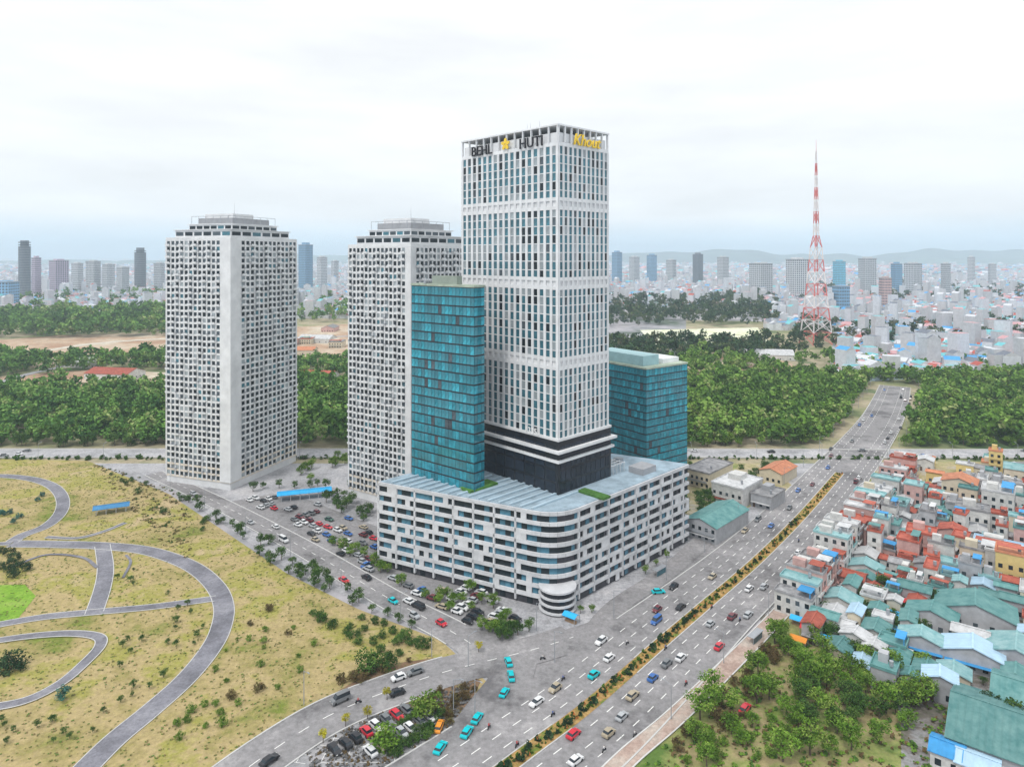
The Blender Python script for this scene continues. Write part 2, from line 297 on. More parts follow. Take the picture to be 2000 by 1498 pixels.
# distant hills
def hill(name, D, px0, px1, base, amp, seed, c):
    n = 160; V = []; rs = random.Random(seed); ph = [rs.uniform(0, 6) for _ in range(6)]; b = MB()
    for i in range(n+1):
        px = px0+(px1-px0)*i/n; x = (px-1000)/F*D; t = i/n
        h = base+amp*max(0, math.sin(math.pi*t))**.7*(.55+.2*math.sin(7*t+ph[0])+.12*math.sin(17*t+ph[1])+.08*math.sin(41*t+ph[2])+.05*math.sin(90*t+ph[3]))
        V += [(x, D-900, 0), (x, D, h), (x, D+1500, 0)]
    F_ = []
    for i in range(n): k = 3*i; F_ += [(k, k+3, k+4, k+1), (k+1, k+4, k+5, k+2)]
    b.v = V; b.f = F_; b.m = [0]*len(F_); return b.build(name, c, kind='structure')
hm = mat('hill_forest', (.10, .15, .13), .9, .3, .003)
hill('hills', 11500, 1080, 2300, 60, 300, 3, hm); hill('hills', 12800, 380, 1250, 60, 210, 5, hm); hill('hills', 10000, -400, 700, 20, 90, 8, hm); hill('hills', 9500, 1500, 2500, 30, 120, 9, hm)
# ---------------------------------------------------------------- towers
UNIT = {}
def unit(key, dims, m, name):
    k = (key, tuple(round(d, 3) for d in dims), m.name)
    if k not in UNIT: UNIT[k] = MB().box(*dims).mesh(name, m)
    return UNIT[k]
def corner(pl, pc, pr, yb, theta=None):
    C = G(pc, yb); th = R(48)-math.atan((pc-1000)/F) if theta is None else R(theta)
    bx, by = math.cos(th), math.sin(th); ax, ay = -by, bx; kr = (pr-1000)/F; kl = (pl-1000)/F
    return C, th, (kr*C.y-C.x)/(bx-kr*by), (kl*C.y-C.x)/(ax-kl*ay)
def tower(name, label, cat, pl, pc, pr, yb, ytop, z0, nR, nL, floor_h, wallm, zone, balc=0, strip=0, theta=None, limit=300, glassmix=(.55, .3, .15), wr=.70, hr=.66, mech=(), foot=True, bandh=.35, tealshare=.06, nseg=6):
    """z0..top facade with ring bands per floor, piers, panes. zone(z01)->panel material"""
    C, th, wb, wa = corner(pl, pc, pr, yb, theta); top = H-(ytop-YH)*C.y/F
    root = thing(name, label, cat, C, th)
    if foot:
        c = C+Vector((math.cos(th)*wb/2-math.sin(th)*wa/2, math.sin(th)*wb/2+math.cos(th)*wa/2, 0)); FOOT.append((c.x, c.y, max(wa, wb)*.62))
    MB().box(0, wb, 0, wa, 0, top).build('wall', wallm, root)
    nf = int((top-z0)/floor_h); fh = (top-z0)/nf
    bands = {}
    for k in range(nf+1):
        m = zone(k/nf); me = unit('band', (-.3, wb+.3, -.3, wa+.3, -bandh*fh/2, bandh*fh/2), m, 'spandrel') if not (k in mech or k-1 in mech) else unit('bandm', (-.42, wb+.42, -.42, wa+.42, -fh*.2, fh*.2), m, 'spandrel'); ob('spandrel', me, root, (0, 0, z0+k*fh))
    nz_ = nseg
    for kind, n, w in (('R', nR, wb), ('L', nL, wa)):
        st = w/n
        for i in range(n+1):
            for q in range(nz_):
                m = zone((q+.5)/nz_); hz = (top-z0)/nz_
                pw = st*(1-wr)
                if kind == 'R': me = unit('pierR', (-pw/2, pw/2, -.45, 0, 0, hz), m, 'pier'); ob('pier', me, root, (min(w-pw/2+.45, max(pw/2-.45, i*st)), 0, z0+q*hz))
                else: me = unit('pierL', (-.45, 0, -pw/2, pw/2, 0, hz), m, 'pier'); ob('pier', me, root, (0, min(w-pw/2+.45, max(pw/2-.45, i*st)), z0+q*hz))
    rest = MB(); cnt = 0; mats = [g_dark, g_mid, g_light, g_teal]
    for k in range(nf-1, -1, -1):
        if k in mech: continue
        zc = z0+(k+.5)*fh
        for kind, n, w in (('R', nR, wb), ('L', nL, wa)):
            st = w/n; pw = st*wr*1.02
            for i in range(n):
                if strip and ((kind == 'R' and i < strip) or (kind == 'L' and i < strip)): continue
                u = (i+.5)*st; r = random.random(); g = 0 if r < glassmix[0] else 1 if r < glassmix[0]+glassmix[1] else 2
                if random.random() < tealshare: g = 3
                d = -.14 - .08*random.random()
                if cnt < limit:
                    if kind == 'R': ob('window_pane', unit('pR', (-pw/2, pw/2, d if False else -.16, -.02, -fh*hr/2, fh*hr/2), mats[g], 'window_pane'), root, (u, 0, zc))
                    else: ob('window_pane', unit('pL', (-.16, -.02, -pw/2, pw/2, -fh*hr/2, fh*hr/2), mats[g], 'window_pane'), root, (0, u, zc))
                    cnt += 1
                else:
                    if kind == 'R': rest.box(u-pw/2, u+pw/2, d, -.02, zc-fh*hr/2, zc+fh*hr/2, g)
                    else: rest.box(d, -.02, u-pw/2, u+pw/2, zc-fh*hr/2, zc+fh*hr/2, g)
    if rest.f: rest.build('window_pane', mats, root, kind='stuff')
    if balc:
        ac = MB()
        for k in range(nf):
            for kind, n, w in (('R', nR, wb), ('L', nL, wa)):
                st = w/n
                for i in range(strip, n):
                    if random.random() < .3:
                        u = (i+.5)*st+st*.3; z = z0+k*fh+fh*.2
                        if kind == 'R': ac.box(u-.45, u+.45, -.85, -.3, z, z+.65, 0)
                        else: ac.box(-.85, -.3, u-.45, u+.45, z, z+.65, 0)
        ac.build('air_conditioner', [metal], root, kind='stuff')
    if strip:
        s1 = wb/nR*strip; s2 = wa/nL*strip
        b = MB(); b.box(-.7, s1, -.7, -.45, z0, top); b.box(-.7, -.45, -.45, s2, z0, top); b.build('corner_panel', wallm, root)
    if balc:
        for k in range(1, nf):
            for kind, n, w in (('R', nR, wb), ('L', nL, wa)):
                st = w/n
                for i in range(strip, n):
                    if (i+(k//7)) % balc: continue
                    z = z0+k*fh-.05; bw = st*.95
                    m = zone(k/nf)
                    key = ('balc', kind, round(bw, 2), m.name)
                    if key not in UNIT:
                        bb = MB()
                        if kind == 'R': bb.box(-bw/2, bw/2, -1.5, -.3, 0, .15).box(-bw/2, bw/2, -1.5, -1.42, .15, 1.05)
                        else: bb.box(-1.5, -.3, -bw/2, bw/2, 0, .15).box(-1.5, -1.42, -bw/2, bw/2, .15, 1.05)
                        UNIT[key] = bb.mesh('balcony', m)
                    u = (i+.5)*st; ob('balcony', UNIT[key], root, (u, 0, z) if kind == 'R' else (0, u, z))
    rb = MB(); rb.box(-.35, wb+.35, -.35, .1, top+.05, top+1.3).box(-.35, .1, .1, wa+.35, top+.05, top+1.3).box(.1, wb+.35, wa-.1, wa+.35, top+.05, top+1.3).box(wb-.1, wb+.35, .1, wa-.1, top+.05, top+1.3)
    rb.build('parapet', wallm, root); MB().box(.1, wb-.1, .1, wa-.1, top+.05, top+.3).build('roof', grey, root)
    return root, wb, wa, top, fh
def text(parent, s, size, loc, rot, m, ext=.15, name='letter', align='CENTER', shear=0):
    cu = bpy.data.curves.new('letters', 'FONT'); cu.body = s; cu.size = size; cu.extrude = ext; cu.align_x = align; cu.materials.append(m); cu.shear = shear; cu.resolution_u = 2; cu.offset = .02
    o = bpy.data.objects.new('tmp', cu); col.objects.link(o); me = bpy.data.meshes.new_from_object(o.evaluated_get(bpy.context.evaluated_depsgraph_get())); bpy.data.objects.remove(o); o = bpy.data.objects.new('sign_lettering', me); col.objects.link(o); o.parent = parent; o.location = loc; o.rotation_euler = rot; return o
letter_m = mat('black_lettering', (.02, .02, .025), .5, .1); gold = mat('gold_lettering', (.85, .58, .05), .5, .05); sgrey = mat('grey_lettering', (.28, .29, .31), .5, .1); blue_sign = mat('blue_lettering', (.25, .38, .75), .5, .1)
def apartment_crown(root, wb, wa, top, txt, m=white, sgn=sgrey, teal=False):
    for k, (ins, z0, z1) in enumerate(((.06, 1.3, 5.2), (.16, 5.2, 8.4))):
        b = MB().box(wb*ins, wb*(1-ins), wa*ins, wa*(1-ins), top+z0, top+z1); b.build('penthouse', white, root)
        n = 6
        for i in range(n):
            for kind in 'RL':
                w = wb if kind == 'R' else wa; st = w*(1-2*ins)/n; u = w*ins+(i+.5)*st; o_ = (wa if kind == 'L' else wb)
                mm_ = random.choice([g_dark, g_dark, g_mid, g_teal if teal else g_mid])
                if kind == 'R': ob('penthouse_window', unit('phR', (-st*.4, st*.4, -.12, 0, 0, (z1-z0)*.5), mm_, 'penthouse_window'), root, (u, wa*ins, top+z0+(z1-z0)*.25))
                else: ob('penthouse_window', unit('phL', (-.12, 0, -st*.4, st*.4, 0, (z1-z0)*.5), mm_, 'penthouse_window'), root, (wb*ins, u, top+z0+(z1-z0)*.25))
        MB().box(wb*ins-.8, wb*(1-ins)+.8, wa*ins-.8, wa*(1-ins)+.8, top+z1, top+z1+.35).build('roof_ledge', m, root)
    MB().box(wb*.25, wb*.8, wa*.25, wa*.8, top+8.75, top+12).build('plant_room', grey, root)
    MB().box(wb*.3, wb*.6, wa*.3, wa*.75, top+12, top+14.5).build('lift_housing', white, root)
    # roof sign frame, facing the two street sides
    fr = MB()
    for i in range(7):
        u = wb*(.15+.7*i/6); fr.tube((u, wa*.2, top+8.7), (u, wa*.2, top+13), .1, n=4)
        u = wa*(.15+.7*i/6); fr.tube((wb*.2, u, top+8.7), (wb*.2, u, top+13), .1, n=4)
    fr.box(wb*.15, wb*.85, wa*.2-.06, wa*.2+.06, top+12.8, top+13).box(wb*.2-.06, wb*.2+.06, wa*.15, wa*.85, top+12.8, top+13)
    fr.build('sign_frame', metal, root)
    an = MB().tube((wb*.5, wa*.5, top+14.5), (wb*.5, wa*.5, top+21), .12, .04, 5); an.build('roof_aerial', metal, root)
def zoner(*st):
    def z(t):
        for lim, m in st:
            if t <= lim: return m
        return st[-1][1]
    return z
r_, wb, wa, top, fh = tower('apartment_tower', 'broad pale apartment tower at the left behind the park, rooftop sign', 'apartment tower', 326, 450, 578, 958, 468, 4, 15, 14, 3.1, white, zoner((.06, cream), (1, white)), balc=3, strip=2, limit=300)
apartment_crown(r_, wb, wa, top, 'WESTEAM', teal=True)
r_, wb, wa, top, fh = tower('apartment_tower', 'broad pale apartment tower behind the teal-black slab, teal penthouse glazing', 'apartment tower', 682, 802, 918, 1000, 482, 4, 15, 15, 3.1, white, zoner((.06, cream), (1, white)), balc=3, strip=1, limit=300, glassmix=(.5, .3, .2))
apartment_crown(r_, wb, wa, top, 'RAYLIDIUL', teal=True)
# ---- tall white towers on the podiums
def tall(pl, pc, pr, label, zone, sign, sign2):
    root, wb, wa, top, fh = tower('office_tower', label, 'office tower', pl, pc, pr, 1140, 284, 52.5, 11, 17, 3.25, white, zone, limit=300, wr=.62, hr=1.0, glassmix=(.30, .12, .03), mech=(26, 17, 8), foot=False, bandh=.10, tealshare=.62, nseg=1)
    # dark base with white folded ledges
    MB().box(-1.0, wb+1.0, -1.0, wa+1.0, 30, 52.2).build('dark_base', black, root)
    n = 10
    for i in range(n):
        for j in range(4):
            zz = 33+j*4.6
            u = (i+.5)*wa/n; ob('base_window', unit('bwL', (-.12, 0, -wa/n*.42, wa/n*.42, 0, 3.6), slab_glass, 'base_window'), root, (-1.0, u, zz))
            u = (i+.5)*wb/n; ob('base_window', unit('bwR', (-wb/n*.42, wb/n*.42, -.12, 0, 0, 3.6), slab_glass, 'base_window'), root, (u, -1.0, zz))
    for z, e_ in ((52.3, 1.2), (48.2, 2.8), (44.6, 2.0)):
        MB().box(-e_, wb+e_, -e_, wa+e_, z, z+.9).build('ledge', white, root)
    # crown
    ch = 6
    MB().box(.6, wb-.6, .6, wa-.6, top+.3, top+ch-1).build('crown_wall', white, root)
    for i in range(13):
        u = i*wa/12; ob('crown_fin', unit('cfL', (-.5, .3, -.22, .22, 0, ch), white, 'crown_fin'), root, (0, min(wa-.1, max(.1, u)), top+1.3))
    for i in range(9):
        u = i*wb/8; ob('crown_fin', unit('cfR', (-.22, .22, -.5, .3, 0, ch), white, 'crown_fin'), root, (min(wb-.1, max(.1, u)), 0, top+1.3))
    MB().box(-.6, wb+.6, -.6, wa+.6, top+ch+1.3, top+ch+1.9).build('crown_ring', white, root)
    MB().box(wb*.3, wb*.7, wa*.3, wa*.7, top+ch+1.9, top+ch+3.5).build('plant_room', mat('pale_grey_render', (.6, .61, .63)), root)
    for q in (.35, .55, .62): MB().tube((wb*q, wa*q, top+ch+3.3), (wb*q, wa*q, top+ch+5+6*q), .1, .04, 5).build('roof_aerial', metal, root)
    text(root, 'BEHL', 5.6, (-.95, wa*.76, top+.6), (R(90), 0, R(-90)), letter_m, .25)
    text(root, 'HUTI', 5.6, (-.95, wa*.24, top+.6), (R(90), 0, R(-90)), letter_m, .25)
    text(root, 'Khout', 6.2, (wb*.52, -1.0, top+1.0), (R(90), 0, 0), gold, .3, shear=.3)
    uc = wa*.5; zc = top+3.4
    for k in range(5):
        fl = MB(); a = math.pi/2+k*2*math.pi/5; cx, cz = 1.35*math.cos(a), 1.35*math.sin(a)
        pts = [(-1.1, uc+cx+1.1*math.cos(t)*math.cos(a)-.7*math.sin(t)*math.sin(a), zc+cz+1.1*math.cos(t)*math.sin(a)+.7*math.sin(t)*math.cos(a)) for t in [i*math.pi/5 for i in range(10)]]
        fl.face(pts); fl.face([(p[0]+.4, p[1], p[2]) for p in pts[::-1]])
        for i in range(10): j = (i+1) % 10; fl.face([pts[j], pts[i], (pts[i][0]+.4,)+pts[i][1:], (pts[j][0]+.4,)+pts[j][1:]])
        fl.build('emblem_petal', gold, root)
    text(root, '1335', 3.2, (-3.2, wa*.2, 53.6), (R(90), 0, R(-90)), white_paint, .1)
    return root
tall(904, 1090, 1186, 'tall white tower with vertical glass strips, black letters and gold flower at its top', zoner((1, white)), '', '')
# ---- dark slabs
def slab(label, pl, pc, pr, yb, ytop, m, name='glass_building', fins=white, theta=None, nf=28, cat='office block', panes=(14, 4), roof_items=True, z0=0):
    C, th, wb, wa = corner(pl, pc, pr, yb, theta); top = H-(ytop-YH)*C.y/F
    root = thing(name, label, cat, C, th); c = C+Vector((math.cos(th)*wb/2-math.sin(th)*wa/2, math.sin(th)*wb/2+math.cos(th)*wa/2, 0)); FOOT.append((c.x, c.y, max(wa, wb)*.6))
    MB().box(0, wb, 0, wa, z0, top).build('wall', black, root); fh = (top-z0)/nf; cnt = 0; rest = MB(); mats = [m, mat(m.name+'_b', tuple(x for x in (m.node_tree.nodes['Color Ramp'].color_ramp.elements[1].color[:3])), .1, .4), g_mid]
    for k in range(nf-1, -1, -1):
        for kind, w in (('L', wa), ('R', wb)):
            n = max(2, round(w/1.9)); st = w/n
            for i in range(n):
                g = random.choice((0, 0, 0, 1, 1)) if random.random() > .03 else 2; u = (i+.5)*st; z = z0+(k+.5)*fh
                d = (-st*.46, st*.46, -.1, 0, -fh*.42, fh*.42) if kind == 'R' else (-.1, 0, -st*.46, st*.46, -fh*.42, fh*.42); p = (u, 0, z) if kind == 'R' else (0, u, z)
                if cnt < 290: ob('window_pane', unit('s'+kind, d, mats[g], 'window_pane'), root, p); cnt += 1
                else: rest.box(p[0]+d[0], p[0]+d[1], p[1]+d[2], p[1]+d[3], p[2]+d[4], p[2]+d[5], g)
    rest.build('window_pane', mats, root, kind='stuff')
    MB().box(-.3, wb+.3, -.3, wa+.3, top, top+.8).build('roof', mat('grey_green_roof', (.36, .42, .34), .9, .2, .3), root)
    if roof_items:
        MB().box(wb*.25, wb*.75, wa*.3, wa*.7, top+.8, top+4).build('plant_room', mat('grey_green_render', (.26, .30, .26), .9, .1), root)
        b = MB()
        for i in range(5): b.box(wb*.1+i*1.6, wb*.1+i*1.6+1, wa*.78, wa*.78+1.2, top+.8, top+1.9)
        b.build('cooling_unit', metal, root)
    return root, wb, wa, top
slab('dark teal glass slab joined to the left side of the tall white tower', 804, 926, 946, 1135, 562, mat('teal_black_glass', (.03, .21, .27), .08, .3, .12, spec=.8), nf=30)
rs_, swb, swa, stop = slab('teal-black glass block behind the tall white tower at its right, pale roof hut', 1148, 1262, 1342, 1005, 722, mat('deep_teal_glass', (.03, .22, .28), .08, .3, .1, spec=.8), nf=20)
MB().box(swb*.08, swb*.45, swa*.1, swa*.9, stop+.8, stop+5.5).build('stepped_storey', mat('pale_teal_panel', (.35, .55, .58), .5, .1), rs_); MB().box(swb*.55, swb*.95, swa*.1, swa*.5, stop+.8, stop+3).build('stepped_storey', white, rs_)
# ---- podiums
blue_win = mat('blue_glass', (.06, .17, .24), .12, .3, spec=.5); strip_wall = mat('warm_grey_wall', (.30, .26, .23), .8, .15)
pod_w = mat('podium_render', (.50, .51, .53), .7, .1, .2, c2=(.66, .67, .69))
def podium(label, pc, pl, pr, sides, roofcol, accent, extra):
    C = G(pc, 1195); A = G(*pl); B = G(*pr); top = 32
    a = (A-C); b = (B-C); D_ = A+b*.8; inter = []
    r = 10; p0 = C+a.normalized()*r; p1 = C+b.normalized()*r
    arc = [(1-t)**2*p0+2*t*(1-t)*C+t*t*p1 for t in [i/6 for i in range(7)]]
    back = C+a+b
    poly = [A]+arc+[B, back]
    root = thing('podium_building', label, 'shopping podium', C); L = [(p-C) for p in poly]; cen = sum(L, Vector((0,0,0)))/len(L)
    for q in (.2, .5, .8):
        for s_ in (.2, .5, .8): c = C+a*q+b*s_; FOOT.append((c.x, c.y, 15))
    ins = [cen+(p-cen)*.975 for p in L]
    MB().prism([(p.x, p.y) for p in ins], 0, top).build('wall', mat('charcoal_wall', (.05, .05, .06), .5, .3), root)
    nf = 9; fh = top/nf
    def zone(k, right): return sides[1 if right else 0][min(len(sides[0])-1, int(k/nf*len(sides[0])))]
    sm = MB().prism([(p.x, p.y) for p in [cen+(p-cen)*1.004 for p in L]], -.35, .35)
    for k in range(1, nf+1):
        # floor slabs split left and right of the rounded corner so each side keeps its own tint
        for right in (0, 1):
            seg = L[:5] if not right else L[4:9]; bb = MB()
            for i in range(len(seg)-1):
                u, v = seg[i], seg[i+1]; n_ = Vector(((v-u).y, -(v-u).x, 0)).normalized()
                q = [u+n_*.5, v+n_*.5, v-n_*1.6, u-n_*1.6]; bb.prism([(w.x, w.y) for w in (q if False else [q[0], q[1], q[2], q[3]])], k*fh-.62, k*fh+.62)
            bb.build('floor_slab', zone(k, right), root)
    cnt = 0; rest = MB(); fm = []
    for right in (0, 1):
        seg = L[:5] if not right else L[4:9]
        for i in range(len(seg)-1):
            u, v = seg[i], seg[i+1]; ln = (v-u).length; n = max(1, round(ln/2.1)); ang = math.atan2((v-u).y, (v-u).x)
            curved = ln < 6
            for j in range(n):
                p = u+(v-u)*((j+.5)/n); st = ln/n
                for k in range(nf):
                    if k < 1 and random.random() < .7: continue
                    nrm = Vector(((v-u).y, -(v-u).x, 0)).normalized(); zc = (k+.5)*fh
                    if not curved and random.random() < (.30 if (j//4+k) % 4 == 0 else .07) and cnt < 290:
                        ob('facade_panel', unit('fp', (-st*.5, st*.5, -.25, .1, -fh*.5+.42, fh*.5-.42), zone(k+.5, right), 'facade_panel'), root, (p+nrm*.2).to_tuple()[:2]+(zc,), ang); cnt += 1
                    else: ob('window_pane', unit('fw', (-st*.49, st*.49, -.1, .1, -fh*.5+.45, fh*.5-.45), random.choice([g_dark, g_dark, blue_win, blue_win]), 'window_pane'), root, (p-nrm*.35).to_tuple()[:2]+(zc,), ang) if right == 0 or (k+j) % 2 else None
                pn = u+(v-u)*(j/n)
                if j % 4 == 0 and not curved: ob('pilaster', unit('pil', (-.35, .35, -.5, .5, 1, top), zone(7, right), 'pilaster'), root, (pn.x, pn.y, 0), ang)
    MB().prism([(p.x, p.y) for p in [cen+(p-cen)*.99 for p in L]], top+.45, top+.9).build('roof', roofcol, root)
    # roof louvres, pergola, planters
    for i in range(16):
        t = .08+.84*i/15; p = a*t; q = a*t+b*.33
        d = (q-p); st = MB(); st.rbox(0, 0, 0, d.length, .9, 0, .5); ob('roof_louvre', st.mesh('roof_louvre', accent) if i == 0 else lou, root, ((p+q)/2).to_tuple()[:2]+(top+1.0,), math.atan2(d.y, d.x)) if i else None
        if i == 0: lou = st.mesh('roof_louvre', accent)
    for nm, t, s_, w, d, h, m in extra:
        p = a*t+b*s_; MB().rbox(0, 0, math.atan2(b.y, b.x), w, d, 0, h).build(nm, m, root, (p.x, p.y, top+.9))
    pb = MB(); p = a*.18+b*.6
    for i in range(5):
        for j in range(4): pb.tube((i*2.4, j*2.4, 0), (i*2.4, j*2.4, 3.2), .1, n=4)
    for i in range(5): pb.box(i*2.4-.1, i*2.4+.1, -.4, 7.6, 3.2, 3.45)
    for j in range(4): pb.box(-.4, 10, j*2.4-.1, j*2.4+.1, 3.46, 3.7)
    pb.build('pergola', white, root, (p.x, p.y, top+.9), math.atan2(b.y, b.x))
    # rounded entrance drum with stacked rings below the corner
    dr = C+(a.normalized()+b.normalized())*2.2-C
    MB().prism([(dr.x+5.8*math.cos(2*math.pi*i/20), dr.y+5.8*math.sin(2*math.pi*i/20)) for i in range(20)], 0, 8).build('entrance_drum', black, root)
    for k in range(4):
        ring = [(dr.x+6.5*math.cos(2*math.pi*i/20), dr.y+6.5*math.sin(2*math.pi*i/20)) for i in range(20)]
        MB().prism([(x, y) for x, y in ring], k*2.3+.6, k*2.3+1.2).build('entrance_ring', zone(2, 0), root)
    return root
blue_roof = mat('bright_blue_canopy', (.03, .42, .80), .5, .1)
podium('shopping podium below the tall white tower, white bands and a rounded corner', 1092, (740, 1105), (1344, 1058), ([pod_w]*5, [pod_w]*5), mat('slate_roof', (.26, .34, .40), .9, .25, .2), mat('blue_louvre', (.40, .52, .60), .6, .1),
    [('roof_vent', .3, .85, 3, 3, 1.8, metal), ('roof_vent', .4, .85, 3, 3, 1.8, metal), ('roof_vent', .5, .88, 3, 3, 1.8, metal), ('skylight', .7, .6, 12, 7, 1.4, blue_win), ('roof_garden', .05, .3, 4, 12, .8, mat('roof_hedge', (.06, .16, .03), .9, .4, .8)), ('canopy', .25, .5, 26, 5, 1.2, mat('sky_canopy', (.35, .60, .75), .5, .1)), ('canopy', .8, .3, 18, 4, 1.0, MATS['sky_canopy']), ('plant_room', .1, .75, 9, 7, 2.5, grey), ('roof_garden', .55, .15, 14, 6, .8, mat('roof_hedge', (.06, .16, .03), .9, .4, .8)), ('plant_room', .85, .75, 10, 6, 3, white)])
# ---- bus shelters and kiosks along the avenue
for px, py, lb in ((1288, 1122, 'small glass bus shelter on the podium side of the avenue'), (1475, 1252, 'small glass bus shelter on the pink sidewalk')):
    g = G(px, py); t = thing('bus_shelter', lb, 'bus shelter', g, R(45)); FOOT.append((g.x, g.y, 3))
    for a in (-3, 3): MB().box(a-.06, a+.06, -.9, -.78, 0, 2.5).build('post', metal, t)
    MB().box(-3.4, 3.4, -1.2, 1.0, 2.5, 2.65).build('roof', metal, t); MB().box(-2.9, 2.9, -.88, -.82, .4, 2.3).build('back_pane', g_teal, t); MB().box(-2.4, 2.4, -.7, -.3, .45, .52).build('seat', metal, t)
# ---- see-through glass buildings
ghost_a = glass_mat('pale_glass', (.96, .99, .995), (.86, .95, .98), .04); ghost_b = glass_mat('cyan_glass', (.72, .96, .99), (.60, .92, .98), .09); ghost_w = glass_mat('frosted_fin', (.96, .97, .98), (.9, .92, .94), .08, .3)
# ---------------------------------------------------------------- masts
def mast(label, px, yb, ytop, wpx, mats):
    C = G(px, yb); h = H-(ytop-YH)*C.y/F; w = wpx*C.y/F/2; root = thing('lattice_mast', label, 'mast', C, R(12))
    n = 16; bands = [MB(), MB()]; r = lambda t: (w*(1-t)**1.7*.93+.07*w*(1-t)+.5) if t < .55 else (w*(1-.55)**1.7*.93*(1-t)/.45*.6+.5)
    for k in range(n):
        t0, t1 = (k/n), ((k+1)/n); a, b = r(t0), r(t1); z0, z1 = h*t0, h*t1; bb = MB()
        c0 = [(a, a, z0), (-a, a, z0), (-a, -a, z0), (a, -a, z0)]; c1 = [(b, b, z1), (-b, b, z1), (-b, -b, z1), (b, -b, z1)]; th_ = .62*(1-t0)+.3
        for i in range(4):
            j = (i+1) % 4; bb.tube(c0[i], c1[i], th_, n=4); bb.tube(c0[i], c1[j], th_*.5, n=3); bb.tube(c0[j], c1[i], th_*.5, n=3); bb.tube(c1[i], c1[j], th_*.5, n=3)
        bb.build('mast_section', mats[k % 2], root)
    MB().tube((0, 0, h), (0, 0, h*1.06), .35, .15, 6).build('aerial', mats[0], root)
    return root
greym = mat('mast_grey', (.20, .20, .22), .6, .1); lt = mat('mast_white', (.7, .7, .72), .6, .05)
mast('red and white lattice broadcasting mast at the right', 1594, 672, 296, 42, (red_paint, mat('pale_mast_paint', (.72, .68, .68))))
# ---------------------------------------------------------------- far high-rises
fw = mat('far_window', (.10, .13, .16), .3, .2)
def highrise(label, px0, px1, ytop, D, m, shape='box', gap=None, mm=None):
    yb = YH+F*H/D; C = G((px0+px1)/2, yb); w = (px1-px0)*D/F*.78; h = H-(ytop-YH)*D/F; rz = R(random.uniform(20, 60)-math.degrees(math.atan(C.x/C.y))); root = thing('high_rise', label, 'high-rise', C, rz)
    w *= .82
    if shape == 'round':
        pl = [(w/2*math.cos(2*math.pi*i/16), w/2*math.sin(2*math.pi*i/16)) for i in range(16)]; MB().prism(pl, 0, h*.9).build('wall', m, root); MB().prism([(x*.7, y*.7) for x, y in pl], h*.9, h).build('crown', m, root)
        b = MB(); nf = int(h/7)
        for k in range(nf): b.prism([(x*1.01, y*1.01) for x, y in pl], k*7+2, k*7+4.5)
        b.build('window_band', fw, root, kind='stuff'); return
    MB().box(-w/2, w/2, -w/2, w/2, 0, h*.95).build('wall', m, root); MB().box(-w*.28, w*.28, -w*.28, w*.28, h*.95, h).build('crown', m, root)
    MB().box(-w*.53, w*.53, -w*.53, w*.53, h*.95, h*.95+1.2).build('roof', grey, root)
    nf = max(4, int(h/6)); nc = 6; b = MB(); fh = h*.95/nf
    for k in range(nf):
        for i in range(nc):
            u = -w/2+(i+.5)*w/nc; a = w/nc*.3; z = (k+.5)*fh; q = fh*.3
            b.box(u-a, u+a, -w/2-.25, -w/2-.01, z-q, z+q); b.box(-w/2-.25, -w/2-.01, u-a, u+a, z-q, z+q); b.box(w/2+.01, w/2+.25, u-a, u+a, z-q, z+q)
    b.build('window_pane', mm or fw, root, kind='stuff')
fgrey = mat('far_grey', (.17, .19, .22)); flil = mat('far_lilac', (.60, .50, .62)); fwh = mat('far_white', (.62, .64, .66)); fbl = mat('far_blue', (.22, .42, .62)); fcy = mat('far_cyan', (.15, .55, .75)); fpk = mat('far_pink', (.60, .42, .40))
